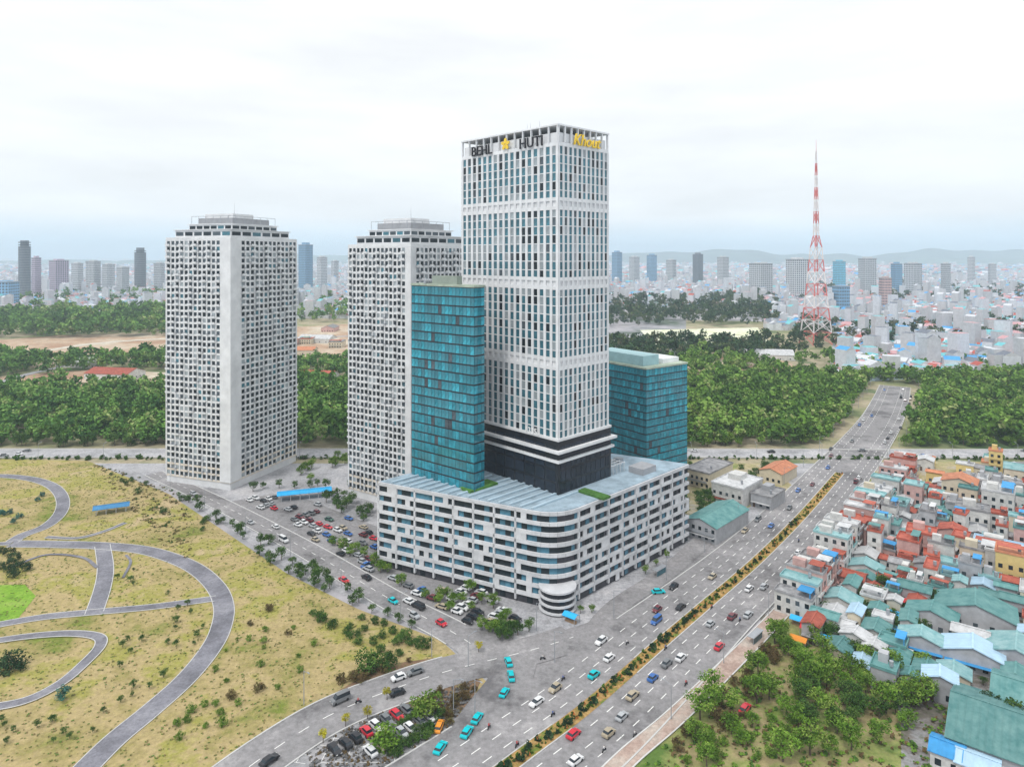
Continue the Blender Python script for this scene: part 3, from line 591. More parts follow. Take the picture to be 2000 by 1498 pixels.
HR = [('dark slender high-rise with a flared top at the far left', 32, 64, 470, 1900, fgrey, 'round'), ('lilac high-rise beside the dark slender one', 62, 80, 500, 2000, flil, 0), ('blue glass block at the left edge', -20, 36, 548, 1500, fbl, 0),
 ('broad lilac apartment slab left of the apartment tower', 96, 134, 506, 2100, flil, 0), ('pale apartment block right of the lilac slab', 140, 162, 512, 2200, fwh, 0), ('white apartment block in the left skyline row', 168, 196, 508, 2300, fwh, 0), ('narrow white block in the left skyline row', 200, 224, 514, 2300, fwh, 0), ('grey round-topped high-rise by the left apartment tower', 258, 290, 484, 2200, fgrey, 'round'), ('low pale block beside the round-topped high-rise', 228, 252, 520, 2100, fwh, 0), ('white block hidden partly by the left apartment tower', 300, 322, 512, 2300, fwh, 0),
 ('pale blue high-rise just right of the left apartment tower', 582, 612, 474, 2300, fbl, 0), ('white high-rise between the two apartment towers', 618, 640, 500, 2500, fwh, 0), ('small white high-rise between the two apartment towers', 646, 662, 508, 2700, fwh, 0),
 ('cyan glass high-rise over the second apartment tower shoulder', 914, 924, 500, 2900, fcy, 0),
 ('hazy blue high-rise right of the tall white tower', 1194, 1216, 490, 2800, fbl, 0), ('small white high-rise right of the tall white tower', 1228, 1250, 500, 3000, fwh, 0), ('pale blue high-rise on the centre right skyline', 1262, 1284, 496, 3000, fbl, 0), ('hazy white block on the centre right skyline', 1300, 1322, 506, 2800, fwh, 0), ('grey high-rise on the centre right skyline', 1352, 1374, 494, 3000, fgrey, 0), ('white slab pair on the right skyline', 1400, 1424, 500, 2700, fwh, 0),
 ('pale twin-core high-rise left of the mast', 1462, 1510, 512, 2000, fwh, 0), ('white ribbed high-rise in front of the mast', 1534, 1580, 503, 1850, fwh, 0), ('cyan glass block right of the mast', 1626, 1652, 508, 2300, fcy, 0), ('white apartment slab with grey ribs at the right', 1676, 1712, 502, 2100, fwh, 0), ('blue striped high-rise at the right', 1740, 1762, 512, 1900, fbl, 0), ('white striped high-rise at the right', 1766, 1800, 512, 2000, fwh, 0),
 ('white slab at the right skyline', 1838, 1856, 512, 2000, fwh, 0), ('white high-rise at the right skyline', 1890, 1904, 500, 2800, fwh, 0), ('low white block at the right skyline', 1930, 1946, 514, 2600, fwh, 0), ('pink block at the right below the skyline', 1716, 1742, 540, 1500, fpk, 0), ('blue block below the right skyline', 1625, 1660, 556, 1300, fbl, 0)]
for lb, a, b, yt, D, m, sh in HR: highrise(lb, a, b, yt, D, m, sh or 'box')
# ---------------------------------------------------------------- low city sprawl (uncountable) and mid-distance
roofc = [mat('sprawl_white', (.60, .62, .66)), mat('sprawl_red', (.42, .10, .08)), mat('sprawl_blue', (.08, .34, .66)), mat('sprawl_pink', (.55, .32, .34)), mat('sprawl_grey', (.17, .19, .23)), mat('sprawl_teal', (.16, .48, .52)), mat('sprawl_wall', (.52, .53, .55))]
greyc = [roofc[0], roofc[4], roofc[6], roofc[0], roofc[4], roofc[0], roofc[6]]
def sprawl(name, regions, mats):
    Vs = []; Ms = []
    for (x0, x1, y0, y1, n, s0, s1) in regions:
        px = rng.uniform(x0, x1, n); py = rng.uniform(y0, y1, n); D = F*H/(py-YH); X = (px-1000)/F*D
        w = rng.uniform(s0, s1, n); d = rng.uniform(s0, s1, n); h = rng.uniform(4, 13, n)*(1+(rng.random(n) < .05)*rng.uniform(.8, 3.2, n)); a = rng.uniform(-.4, .4, n)+(rng.random(n) < .5)*.8
        for i in range(n):
            c, s = math.cos(a[i]), math.sin(a[i]); cs = [(-w[i]/2, -d[i]/2), (w[i]/2, -d[i]/2), (w[i]/2, d[i]/2), (-w[i]/2, d[i]/2)]
            q = [(X[i]+c*u-s*v, D[i]+s*u+c*v) for u, v in cs]
            gab = rng.random() < .5; rd = h[i]+w[i]*.25 if gab else h[i]
            m0 = ((q[0][0]+q[1][0])/2, (q[0][1]+q[1][1])/2); m1 = ((q[2][0]+q[3][0])/2, (q[2][1]+q[3][1])/2)
            Vs.append([(x, y, 0) for x, y in q]+[(x, y, h[i]) for x, y in q]+[(m0[0], m0[1], rd), (m1[0], m1[1], rd)])
            rc = int(rng.choice([0, 0, 1, 2, 3, 4, 4, 5])); Ms.append(rc)
    n = len(Vs); V = np.array(Vs).reshape(-1, 3); base = (np.arange(n)*10)[:, None, None]
    fq = np.array([[0,1,5,4],[1,2,6,5],[2,3,7,6],[3,0,4,7],[4,8,9,7],[8,5,6,9],[4,5,8,8],[6,7,9,9]]); Q = (base+fq[None]).reshape(-1, 4)
    rcs = np.array(Ms); mi = np.full((n, 8), 6); mi[:, 4] = rcs; mi[:, 5] = rcs; mi[:, :4] = np.where(rng.random((n, 1)) < .5, 6, 0); mi[:, 6:] = 6
    keepQ = Q.copy(); me = bpy.data.meshes.new(name)
    faces = [tuple(f) if f[2] != f[3] else (f[0], f[1], f[2]) for f in Q.tolist()]
    me.from_pydata(V.tolist(), [], faces)
    for m in mats: me.materials.append(m)
    me.polygons.foreach_set('material_index', mi.ravel().astype(np.int32)); return ob(name, me, kind='stuff')
sprawl('city_houses', [(-60, 700, 505, 540, 8000, 20, 55), (1180, 2060, 505, 540, 11000, 20, 55), (-60, 700, 540, 622, 7000, 8, 18), (1180, 2060, 540, 604, 9500, 8, 19), (1500, 2060, 596, 645, 3000, 8, 15), (1640, 2060, 640, 738, 1500, 8, 17)], roofc)
sprawl('city_houses', [(690, 1200, 505, 540, 5500, 20, 55), (690, 1200, 540, 604, 4500, 8, 19), (-60, 700, 596, 622, 500, 8, 18)], roofc)
# ---------------------------------------------------------------- trees
def leafset(name, cs): return [mat(name+'_%s' % s, c, .9, .25, .4, spec=.1) for s, c in zip(('deep', 'mid', 'light'), cs)]
L_green = leafset('green_leaf', ((.035, .085, .018), (.06, .13, .025), (.11, .19, .04)))
L_lime = leafset('lime_leaf', ((.07, .15, .015), (.13, .24, .03), (.22, .32, .06)))
L_dark = leafset('dark_leaf', ((.02, .05, .02), (.035, .075, .03), (.06, .11, .045)))
L_grey = leafset('grey_twig', ((.06, .06, .062), (.11, .11, .112), (.19, .19, .19)))
L_brown = leafset('brown_leaf', ((.07, .05, .02), (.13, .09, .04), (.16, .14, .05)))
L_teal = leafset('teal_leaf', ((.02, .09, .07), (.04, .14, .11), (.10, .24, .20)))
F_green = [mat('forest_%d' % i_, c_, .9, .3, .4, spec=.1) for i_, c_ in enumerate(((.03, .08, .022), (.055, .13, .03), (.09, .19, .04), (.15, .26, .06), (.26, .32, .12)))]
F_lime = [mat('woods_%d' % i_, c_, .9, .3, .4, spec=.1) for i_, c_ in enumerate(((.05, .11, .02), (.08, .17, .03), (.13, .25, .04), (.21, .34, .07), (.32, .38, .14)))]
F_dark = [mat('copse_%d' % i_, c_, .9, .3, .4, spec=.1) for i_, c_ in enumerate(((.018, .045, .02), (.03, .07, .028), (.05, .10, .04), (.09, .13, .05), (.15, .15, .09)))]
L_yel = leafset('yellow_leaf', ((.30, .27, .01), (.45, .40, .02), (.55, .52, .06)))
bark = mat('bark', (.12, .09, .07), .9, .2, 2)
def crown_arrays(seed, nclump, nleaf, size, squash=.8):
    r = np.random.default_rng(seed); C = r.normal(size=(nclump, 3)); C /= np.linalg.norm(C, axis=1)[:, None]; C *= r.uniform(.35, .78, (nclump, 1)); C[:, 2] = C[:, 2]*squash
    per = nleaf//nclump; pts = []; mi = []
    for i in range(nclump):
        d = r.normal(size=(per, 3)); d /= np.linalg.norm(d, axis=1)[:, None]; rad = r.uniform(.16, .42); pts.append(C[i]+d*rad*r.uniform(.55, 1.05, (per, 1))); mi += [int(r.choice([0, 1, 1, 2]))]*per
    p = np.concatenate(pts); n = len(p); u = r.normal(size=(n, 3)); u[:, 2] *= .5; u /= np.linalg.norm(u, axis=1)[:, None]; w = np.cross(u, r.normal(size=(n, 3))); w /= np.linalg.norm(w, axis=1)[:, None]
    s = size*r.uniform(.6, 1.3, (n, 1)); V = np.stack([p-u*s-w*s*.6, p+u*s-w*s*.5, p+u*s*.8+w*s*.6, p-u*s*.9+w*s*.6], 1).reshape(-1, 3); Q = np.arange(4*n).reshape(n, 4)
    return V, Q, np.array(mi)
CR = {}
def crown_mesh(key, leafs, seed, nclump=22, nleaf=1100, size=.058):
    k = (key, seed)
    if k not in CR: V, Q, mi = crown_arrays(seed, nclump, nleaf, size); CR[k] = npmesh('crown', V, Q, leafs, mi)
    return CR[k]
TR = {}
def trunk_mesh(seed):
    if seed not in TR:
        r = random.Random(seed); b = MB(); b.tube((0, 0, 0), (.02, 0, .45), .05, .035, 6)
        for i in range(4):
            a = i*1.6+r.random(); b.tube((.02, 0, .4), (.24*math.cos(a), .24*math.sin(a), .75), .026, .01, 4)
        TR[seed] = b.mesh('trunk', bark)
    return TR[seed]
def tree(x, y, r, h, leafs, key, label, group, name='tree', trunk=True, cat='tree'):
    t = thing(name, label, cat, (x, y, .3), random.uniform(0, 6.28), group); sd_ = random.randrange(4)
    c = ob('crown', crown_mesh(key, leafs, sd_ + 10*(hash_(key) % 7)), t, (0, 0, h-r*.85 if trunk else r*.5)); c.scale = (r*random.uniform(.9, 1.1), r*random.uniform(.9, 1.1), r*random.uniform(.85, 1.1))
    if trunk: k = ob('trunk', trunk_mesh(sd_), t); k.scale = (h*.6, h*.6, h*1.0)
    return t
def hash_(s): return sum(ord(c)*(i+1) for i, c in enumerate(s))
def forest(name, regions, leafs, nl=108):
    protos = [crown_arrays(100+s, 12, nl, .165) for s in range(5)]; Vs = []; Qs = []; Ms = []; off = 0
    for poly, n, r0, r1 in regions:
        for x, y in scatter(poly, n, 2, keepout=True, tries=6, add=False):
            V, Q, mi = protos[random.randrange(5)]; r = random.uniform(r0, r1)*random.choice((.55, .8, 1, 1, 1.15, 1.35)); a = random.uniform(0, 6.28); c, s = math.cos(a), math.sin(a); h = r*random.uniform(.9, 1.9)
            v = V*r; v = np.stack([v[:, 0]*c-v[:, 1]*s+x, v[:, 0]*s+v[:, 1]*c+y, v[:, 2]+h], 1); Vs.append(v); Qs.append(Q+off); off += len(v); t = random.random(); m = mi.copy()
            m = m+1
            if t < .35: m = m-1
            elif t > .72: m = m+1
            Ms.append(m)
    return ob(name, npmesh(name, np.concatenate(Vs), np.concatenate(Qs), leafs, np.concatenate(Ms)), kind='stuff')
FOREST_L = [(-60, 748), (150, 770), (330, 755), (330, 872), (-60, 872)]
forest('woodland', [([(-60, 772), (330, 757), (600, 760), (960, 750), (1180, 750), (1180, 872), (-60, 872)], 2900, 4, 6.5), ([(-60, 620), (420, 612), (420, 655), (-60, 664)], 750, 7, 12), ([(-60, 706), (420, 700), (430, 728), (200, 722), (-60, 745)], 330, 5, 8), ([(560, 590), (960, 590), (960, 630), (560, 630)], 420, 7, 11), ([(560, 706), (940, 700), (940, 760), (560, 760)], 520, 4, 6), ([(-60, 575), (330, 570), (330, 600), (-60, 606)], 120, 8, 12)], F_green)
forest('woodland', [([(1180, 745), (2060, 742), (2060, 872), (1180, 872)], 2500, 4, 6.5), ([(1560, 700), (2060, 698), (2060, 744), (1560, 744)], 150, 4, 7), ([(1250, 735), (1345, 700), (1470, 705), (1560, 740)], 160, 4, 7)], F_lime)
forest('woodland', [([(1180, 590), (1520, 585), (1520, 636), (1180, 640)], 620, 7, 11), ([(1180, 675), (1500, 672), (1560, 700), (1340, 705), (1180, 740)], 420, 5, 8), ([(1560, 640), (2060, 632), (2060, 690), (1540, 692)], 230, 6, 9), ([(1560, 560), (2060, 560), (2060, 600), (1560, 600)], 160, 8, 12)], F_dark)
# ---------------------------------------------------------------- houses
roof_m = {'red': mat('red_roof', (.30, .07, .05), .7, .2, .5, c2=(.52, .14, .09)), 'orange': mat('orange_roof', (.42, .16, .09), .7, .2, .5, c2=(.64, .28, .15)), 'teal': mat('teal_roof', (.06, .20, .20), .6, .2, .35, c2=(.16, .32, .31)), 'cyan': mat('cyan_roof', (.16, .36, .38), .6, .2, .4, c2=(.34, .52, .53)), 'blue': mat('blue_roof', (.05, .30, .62), .6, .15, .4),
          'grey': mat('grey_roof', (.18, .18, .19), .8, .2, .4, c2=(.40, .40, .41)), 'white': mat('white_roof', (.42, .43, .44), .7, .1, .4, c2=(.66, .67, .68)), 'sky blue': mat('sky_blue_roof', (.42, .60, .74), .6, .12, .3)}
wall_m = {'white': mat('house_white', (.46, .46, .45), .8, .1, .5, c2=(.68, .68, .66)), 'cream': mat('house_cream', (.60, .54, .42), .8, .1, .4), 'pink': mat('house_pink', (.44, .27, .25), .8, .1, .5, c2=(.60, .40, .37)), 'grey': mat('house_grey', (.38, .39, .41), .8, .15, .4), 'yellow': mat('house_yellow', (.66, .52, .22), .8, .1, .4)}
def rib_roof(w, d, h, pitch, m, kind):
    """metal sheet roof with raised ribs, gable / flat / shed"""
    b = MB()
    if kind == 'gable':
        z = h; r = h+w/2*pitch; e_ = .5
        for s in (-1, 1):
            b.face([(0, -d/2-e_, r), (s*(w/2+e_), -d/2-e_, z-pitch*e_), (s*(w/2+e_), d/2+e_, z-pitch*e_), (0, d/2+e_, r)][::s])
            b.face([(0, -d/2-e_, r-.15), (s*(w/2+e_), -d/2-e_, z-pitch*e_-.15), (s*(w/2+e_), d/2+e_, z-pitch*e_-.15), (0, d/2+e_, r-.15)][::-s])
            k = int(d/1.4)
            for i in range(k+1):
                y = -d/2+i*d/k; b.face([(0, y-.09, r+.1), (s*(w/2+e_), y-.09, z-pitch*e_+.1), (s*(w/2+e_), y+.09, z-pitch*e_+.1), (0, y+.09, r+.1)])
        b.box(-.25, .25, -d/2-e_, d/2+e_, r-.02, r+.14)
    else:
        b.box(-w/2-.25, w/2+.25, -d/2-.25, -d/2, h, h+.8).box(-w/2-.25, w/2+.25, d/2, d/2+.25, h, h+.8).box(-w/2-.25, -w/2, -d/2, d/2, h, h+.8).box(w/2, w/2+.25, -d/2, d/2, h, h+.8).box(-w/2, w/2, -d/2, d/2, h, h+.25)
    return b
pane_u = None
def house(x, y, w, d, h, rc, wc, kind, rz, label, group, name='house', tank=False, cat='house'):
    t = thing(name, label, cat, (x, y, .1), rz, group); b = MB(); b.box(-w/2, w/2, -d/2, d/2, 0, h)
    if kind == 'gable':
        r = h+w/2*.32
        for s in (-1, 1): b.face([(-w/2, s*d/2, h), (w/2, s*d/2, h), (0, s*d/2, r-.1)])
    b.build('wall', wall_m[wc], t); rib_roof(w, d, h, .32, None, kind).build('roof', roof_m[rc], t)
    nf = max(1, int(h/3.3))
    for k in range(nf):
        for s, L_, along in ((-1, w, 0), (-1, d, 1)):
            n = max(1, min(5, int(L_/2.8)))
            for i in range(n):
                u = -L_/2+(i+.5)*L_/n; z = 1.0+k*3.3; mm_ = g_dark if random.random() < .75 else g_mid
                if h-k*3.3 < 2.8: continue
                if k == 0 and i == 0 and not along: ob('door', unit('door', (-.6, .6, -.08, .0, 0, 2.3), mat('door_wood', (.12, .08, .06)), 'door'), t, (u, -d/2, .05)); continue
                if along: ob('window', unit('hwL', (-.08, 0, -.65, .65, 0, 1.5), mm_, 'window'), t, (-w/2, u, z))
                else: ob('window', unit('hwR', (-.65, .65, -.08, 0, 0, 1.5), mm_, 'window'), t, (u, -d/2, z))
    if h > 6 and random.random() < .7:
        for k in range(1, nf):
            z = k*3.3-.1; MB().box(-w*.42, w*.42, -d/2-1.0, -d/2, z, z+.14).box(-w*.42, w*.42, -d/2-1.0, -d/2-.94, z+.14, z+1.0).build('balcony', wall_m[wc] if random.random() < .6 else metal, t)
    if random.random() < .5: MB().box(-w*.46, w*.46, -d/2-1.5, -d/2, 2.6, 2.7).build('awning', roof_m[random.choice(['blue', 'red', 'grey', 'teal', 'white'])], t)
    if kind == 'flat':
        if random.random() < .6: MB().box(-w*.3, w*.1, 0, d*.35, h+.25, h+2.8).build('stair_hut', wall_m[wc], t)
        tk = MB().tube((w*.28, -d*.2, h+.9), (w*.28, -d*.2, h+2.2), .55, n=10)
        for a in (0, 1, 2, 3): tk.tube((w*.28+.35*math.cos(a*1.57), -d*.2+.35*math.sin(a*1.57), h+.25), (w*.28+.35*math.cos(a*1.57), -d*.2+.35*math.sin(a*1.57), h+.95), .06, n=4)
        tk.build('water_tank', metal, t)
        if random.random() < .5: MB().box(-w*.45, w*.45, -d*.48, -d*.1, h+2.4, h+2.55).box(-w*.44, -w*.41, -d*.46, -d*.43, h+.25, h+2.4).box(w*.41, w*.44, -d*.46, -d*.43, h+.25, h+2.4).build('roof_canopy', roof_m[random.choice(['teal', 'red', 'blue', 'white'])], t)
    return t
# landmark near houses at the right: (px, py, w, d, h, roof, wall, kind, label)
ang_r = R(-38)
NAMED = [(1905, 1215, 22, 13, 5, 'teal', 'grey', 'gable', 'large teal-roofed shed in the middle of the right settlement'), (1945, 1450, 26, 18, 5, 'teal', 'grey', 'gable', 'biggest teal-roofed shed near the bottom right corner'),
 (1640, 1190, 13, 8, 4, 'cyan', 'white', 'gable', 'pale cyan market roof beside the avenue sidewalk'), (1690, 1125, 12, 7, 4, 'cyan', 'white', 'gable', 'pale cyan roof behind the shophouse row'), (1875, 985, 14, 12, 12, 'orange', 'cream', 'gable', 'orange-roofed house at the top of the settlement'),
 (1800, 1090, 10, 9, 11, 'red', 'pink', 'flat', 'tall red and pink house in the settlement'), (1860, 1075, 9, 8, 9, 'red', 'pink', 'gable', 'red-roofed house right of the tall pink one'), (1950, 1020, 12, 12, 15, 'white', 'white', 'flat', 'tall white house with dark windows near the right edge'),
 (1900, 1045, 12, 10, 12, 'grey', 'white', 'flat', 'white house with shuttered balconies in the settlement'), (1975, 1145, 9, 9, 13, 'orange', 'yellow', 'flat', 'narrow yellow house at the right edge'), (1950, 1100, 16, 12, 7, 'sky blue', 'white', 'flat', 'wide pale flat roof near the right edge'),
 (1800, 1275, 12, 7, 5, 'cyan', 'grey', 'gable', 'pale cyan shed left of the village trees'), (1900, 1300, 15, 9, 5, 'sky blue', 'grey', 'gable', 'sky blue roof below the large teal shed'), (1985, 1300, 16, 12, 5, 'cyan', 'grey', 'gable', 'pale cyan roof cut by the right edge'),
 (1945, 930, 6, 6, 14, 'orange', 'yellow', 'flat', 'narrow orange-yellow building near the highway'), (1730, 1000, 9, 7, 8, 'teal', 'pink', 'flat', 'teal and red kiosk building behind the shophouse row'), (1985, 945, 12, 10, 9, 'cyan', 'cream', 'gable', 'cyan-roofed house under the highway at the right edge'),
 (1985, 1390, 15, 10, 6, 'teal', 'grey', 'gable', 'teal-roofed shed above the biggest one'), (1820, 1225, 14, 8, 5, 'teal', 'grey', 'gable', 'small teal shed left of the large teal roof')]
dq = (G(1500, 1195)-G(1700, 960)).normalized()
pA, pB = G(1545, 1205), G(1765, 935); u_ = (pB-pA).normalized(); n_ = int((pB-pA).length/5.4); rzr = math.atan2(u_.y, u_.x)
for i in range(n_):
    if i in (6, 15, 24): continue
    q = pA+u_*(i*5.4+2.7)+Vector((u_.y, -u_.x, 0))*random.uniform(0, 1.2); h = random.choice([7, 9, 10, 10.5, 12, 13.5]); wc = random.choice(['white', 'white', 'cream', 'grey', 'pink'])
    FOOT.append((q.x, q.y, 6)); house(q.x, q.y, 5.2, 12, h, random.choice(['white', 'grey', 'white', 'red', 'cyan']), wc, 'flat', rzr, '%d-storey %s shophouse in the terraced row along the avenue' % (int(h/3.3), wc), 'terraced shophouses along the avenue')
for px, py, w, d, h, rc, wc, kd, lb in NAMED:
    g = G(px, py); FOOT.append((g.x, g.y, max(w, d)*.5)); house(g.x, g.y, w, d, h, rc, wc, kd, ang_r+R(random.choice([0, 0, 90, 4])), lb, 'houses of the right settlement')
def fill(poly, n, roofs, walls, where, group, rz, smin=3.8, smax=8.0, hmin=3.5, hmax=13, pf=.5):
    for x, y in scatter(poly, n, (smin+smax)/4+.35, tries=60):
        w, d = random.uniform(smin, smax), random.uniform(smin, smax)*random.uniform(.9, 1.6); kd = 'flat' if random.random() < pf else 'gable'; h = random.uniform(hmin, hmax if kd == 'flat' else 6.5); rc = random.choice(roofs); wc = random.choice(walls)
        sz = 'tall' if h > 9.5 else 'low' if h < 6 else 'two-storey'; px, py = P((x, y, 0))
        house(x, y, w, d, h, rc, wc, kd, rz+random.choice([0, R(90), R(random.uniform(-8, 8))]), '%s %s house, %s %s roof, %s' % (sz, wc, rc, 'flat' if kd == 'flat' else 'pitched', where(px, py)), group)
fill([(1740, 960), (2030, 955), (2030, 1150), (1620, 1150), (1660, 1040)], 135, ['red', 'grey', 'white', 'cyan', 'teal', 'grey', 'red'], ['white', 'cream', 'white', 'pink', 'grey'], lambda x, y: 'in the upper settlement' if y < 1040 else ('at the right edge' if x > 1890 else 'behind the shophouse row'), 'houses of the right settlement', ang_r)
fill([(1600, 1150), (2040, 1150), (2040, 1350), (1740, 1350), (1560, 1240)], 70, ['teal', 'cyan', 'teal', 'sky blue', 'white', 'red'], ['white', 'grey', 'cream'], lambda x, y: 'beside the large teal shed' if x > 1850 else 'by the village trees', 'houses of the right settlement', ang_r, hmax=8, pf=.3)
fill([(1800, 1350), (2060, 1350), (2060, 1520), (1860, 1520)], 16, ['teal', 'cyan', 'sky blue', 'blue'], ['white', 'grey'], lambda x, y: 'around the biggest teal shed', 'houses of the right settlement', ang_r, hmax=6, pf=.2)
fill([(1650, 900), (2040, 905), (2040, 950), (1660, 960)], 14, ['cyan', 'orange', 'white', 'grey'], ['cream', 'white', 'yellow'], lambda x, y: 'right under the highway', 'houses of the right settlement', ang_r, hmax=8)
fill([(1640, 600), (2040, 610), (2040, 690), (1620, 700)], 30, ['white', 'cyan', 'red', 'grey'], ['white', 'cream'], lambda x, y: 'in the right-hand woods', 'far houses beyond the forest', 0, 16, 34, 6, 16)
fill([(560, 640), (690, 632), (690, 700), (560, 690)], 5, ['orange', 'grey', 'red'], ['cream', 'pink'], lambda x, y: 'in the clearing between the apartment towers', 'far houses beyond the forest', 0, 14, 30, 5, 9)
for px, py, w, rc, lb in ((225, 738, 26, 'red', 'long red-roofed hall at the clearing edge at the left'), (620, 742, 20, 'red', 'red-roofed hall between the apartment towers'), (575, 742, 12, 'red', 'small red-roofed house beside the left apartment tower'), (1500, 700, 30, 'white', 'long white shed beyond the forest'), (620, 668, 26, 'white', 'white hall in the clearing between the apartment towers'), (160, 715, 24, 'white', 'pale shed in the left clearing'), (1770, 672, 24, 'cyan', 'cyan-roofed long hall in the right-hand woods'), (1880, 655, 34, 'white', 'white long hall in the right-hand woods')):
    g = G(px, py); house(g.x, g.y, w, w*1.8, 6, rc, 'white', 'gable', R(80), lb, 'far houses beyond the forest')
# bridge-like blue pavilion in the park
g = G(218, 1000); pv = thing('pavilion', 'blue-roofed open pavilion in the dry park', 'pavilion', g, R(25))
b = MB()
for i in range(4):
    for s in (-1, 1): b.tube((-6+4*i, s*2.2, 0), (-6+4*i, s*2.2, 3), .15, n=6)
b.build('post', white, pv, kind='stuff'); rib_roof(5.5, 14, 3, .3, None, 'gable').build('roof', mat('slate_blue_roof', (.06, .22, .42)), pv, rz=R(90))
ang_d = R(46)
for px, py, w, d, h, rc, wc, kd, lb in ((1400, 1035, 30, 15, 7, 'teal', 'grey', 'gable', 'long low hall with a green roof between the podium and the avenue'), (1440, 975, 22, 16, 9, 'white', 'white', 'flat', 'low pale flat-roofed block behind the green-roofed hall'), (1500, 985, 16, 10, 6, 'grey', 'grey', 'flat', 'low dark block beside the avenue behind the podium'), (1385, 940, 26, 14, 8, 'grey', 'cream', 'flat', 'pale low building behind the teal glass block'), (1520, 935, 20, 12, 6, 'orange', 'cream', 'gable', 'orange-roofed shed near the highway and avenue'), (1300, 915, 22, 12, 7, 'white', 'grey', 'gable', 'white shed just under the highway behind the teal block')):
    g = G(px, py); FOOT.append((g.x, g.y, max(w, d)*.5)); house(g.x, g.y, d, w, h, rc, wc, kd, ang_d-R(90), lb, 'low buildings between podium and avenue')
roof_m['teal'] = roof_m['teal']
g = G(595, 972); pv = thing('pavilion', 'long bright blue-roofed shed beside the parking in front of the apartment towers', 'shed', g, R(18))
for i in range(6):
    for s_ in (-1, 1): MB().tube((-11+4.4*i, s_*2.4, 0), (-11+4.4*i, s_*2.4, 3.4), .15, n=6).build('post', white, pv)
rib_roof(6, 25, 3.4, .25, None, 'gable').build('roof', blue_roof, pv, rz=R(90)); FOOT.append((g.x, g.y, 12))
# market stalls beside the right podium
def stall(px, py, m, label, rz=ang_r, w=5, d=3.5):
    g = G(px, py); t = thing('market_stall', label, 'stall', g, rz, 'stalls and awnings of the settlement'); FOOT.append((g.x, g.y, 2.5)); b = MB()
    for a in (-1, 1):
        for c in (-1, 1): ob('post', unit('sp', (-.06, .06, -.06, .06, 0, 2.5), metal, 'post'), t, (a*w*.47, c*d*.47, 0))
    b = MB().face([(-w/2, -d/2, 2.4), (w/2, -d/2, 2.4), (w/2, 0, 3.2), (-w/2, 0, 3.2)]).face([(-w/2, 0, 3.2), (w/2, 0, 3.2), (w/2, d/2, 2.4), (-w/2, d/2, 2.4)]).face([(-w/2, -d/2, 2.3), (-w/2, 0, 3.1), (w/2, 0, 3.1), (w/2, -d/2, 2.3)]).face([(-w/2, 0, 3.1), (-w/2, d/2, 2.3), (w/2, d/2, 2.3), (w/2, 0, 3.1)])
    b.build('awning', m, t); MB().box(-w*.4, w*.4, -.5, .5, 0, .9).build('counter', mat('stall_wood', (.3, .2, .12)), t)
aw_b, aw_r, aw_t = blue_roof, mat('red_awning', (.62, .04, .05)), mat('turquoise_awning', (.04, .5, .5)); aw_o = mat('orange_awning', (.75, .28, .04))
for px, py, m, lb in ((1560, 1222, aw_b, 'blue awning stall at the lower end of the shophouse row'), (1580, 1240, aw_r, 'red awning stall at the lower end of the shophouse row'), (1600, 1225, aw_t, 'turquoise awning stall by the shophouse row'), (1620, 1262, aw_b, 'blue awning stall in the wooded settlement edge'), (1560, 1262, aw_o, 'orange awning stall on the avenue verge'), (1640, 1240, mat('pink_awning', (.72, .25, .25)), 'pink awning stall near the settlement edge'), (1745, 1210, aw_b, 'bright blue awning beside the village trees'), (1765, 1185, aw_r, 'red awning among the village trees'), (1700, 1160, aw_b, 'blue awning behind the cyan market roof'), (1115, 1215, aw_b, 'small blue awning by the podium entrance')): stall(px, py, m, lb)
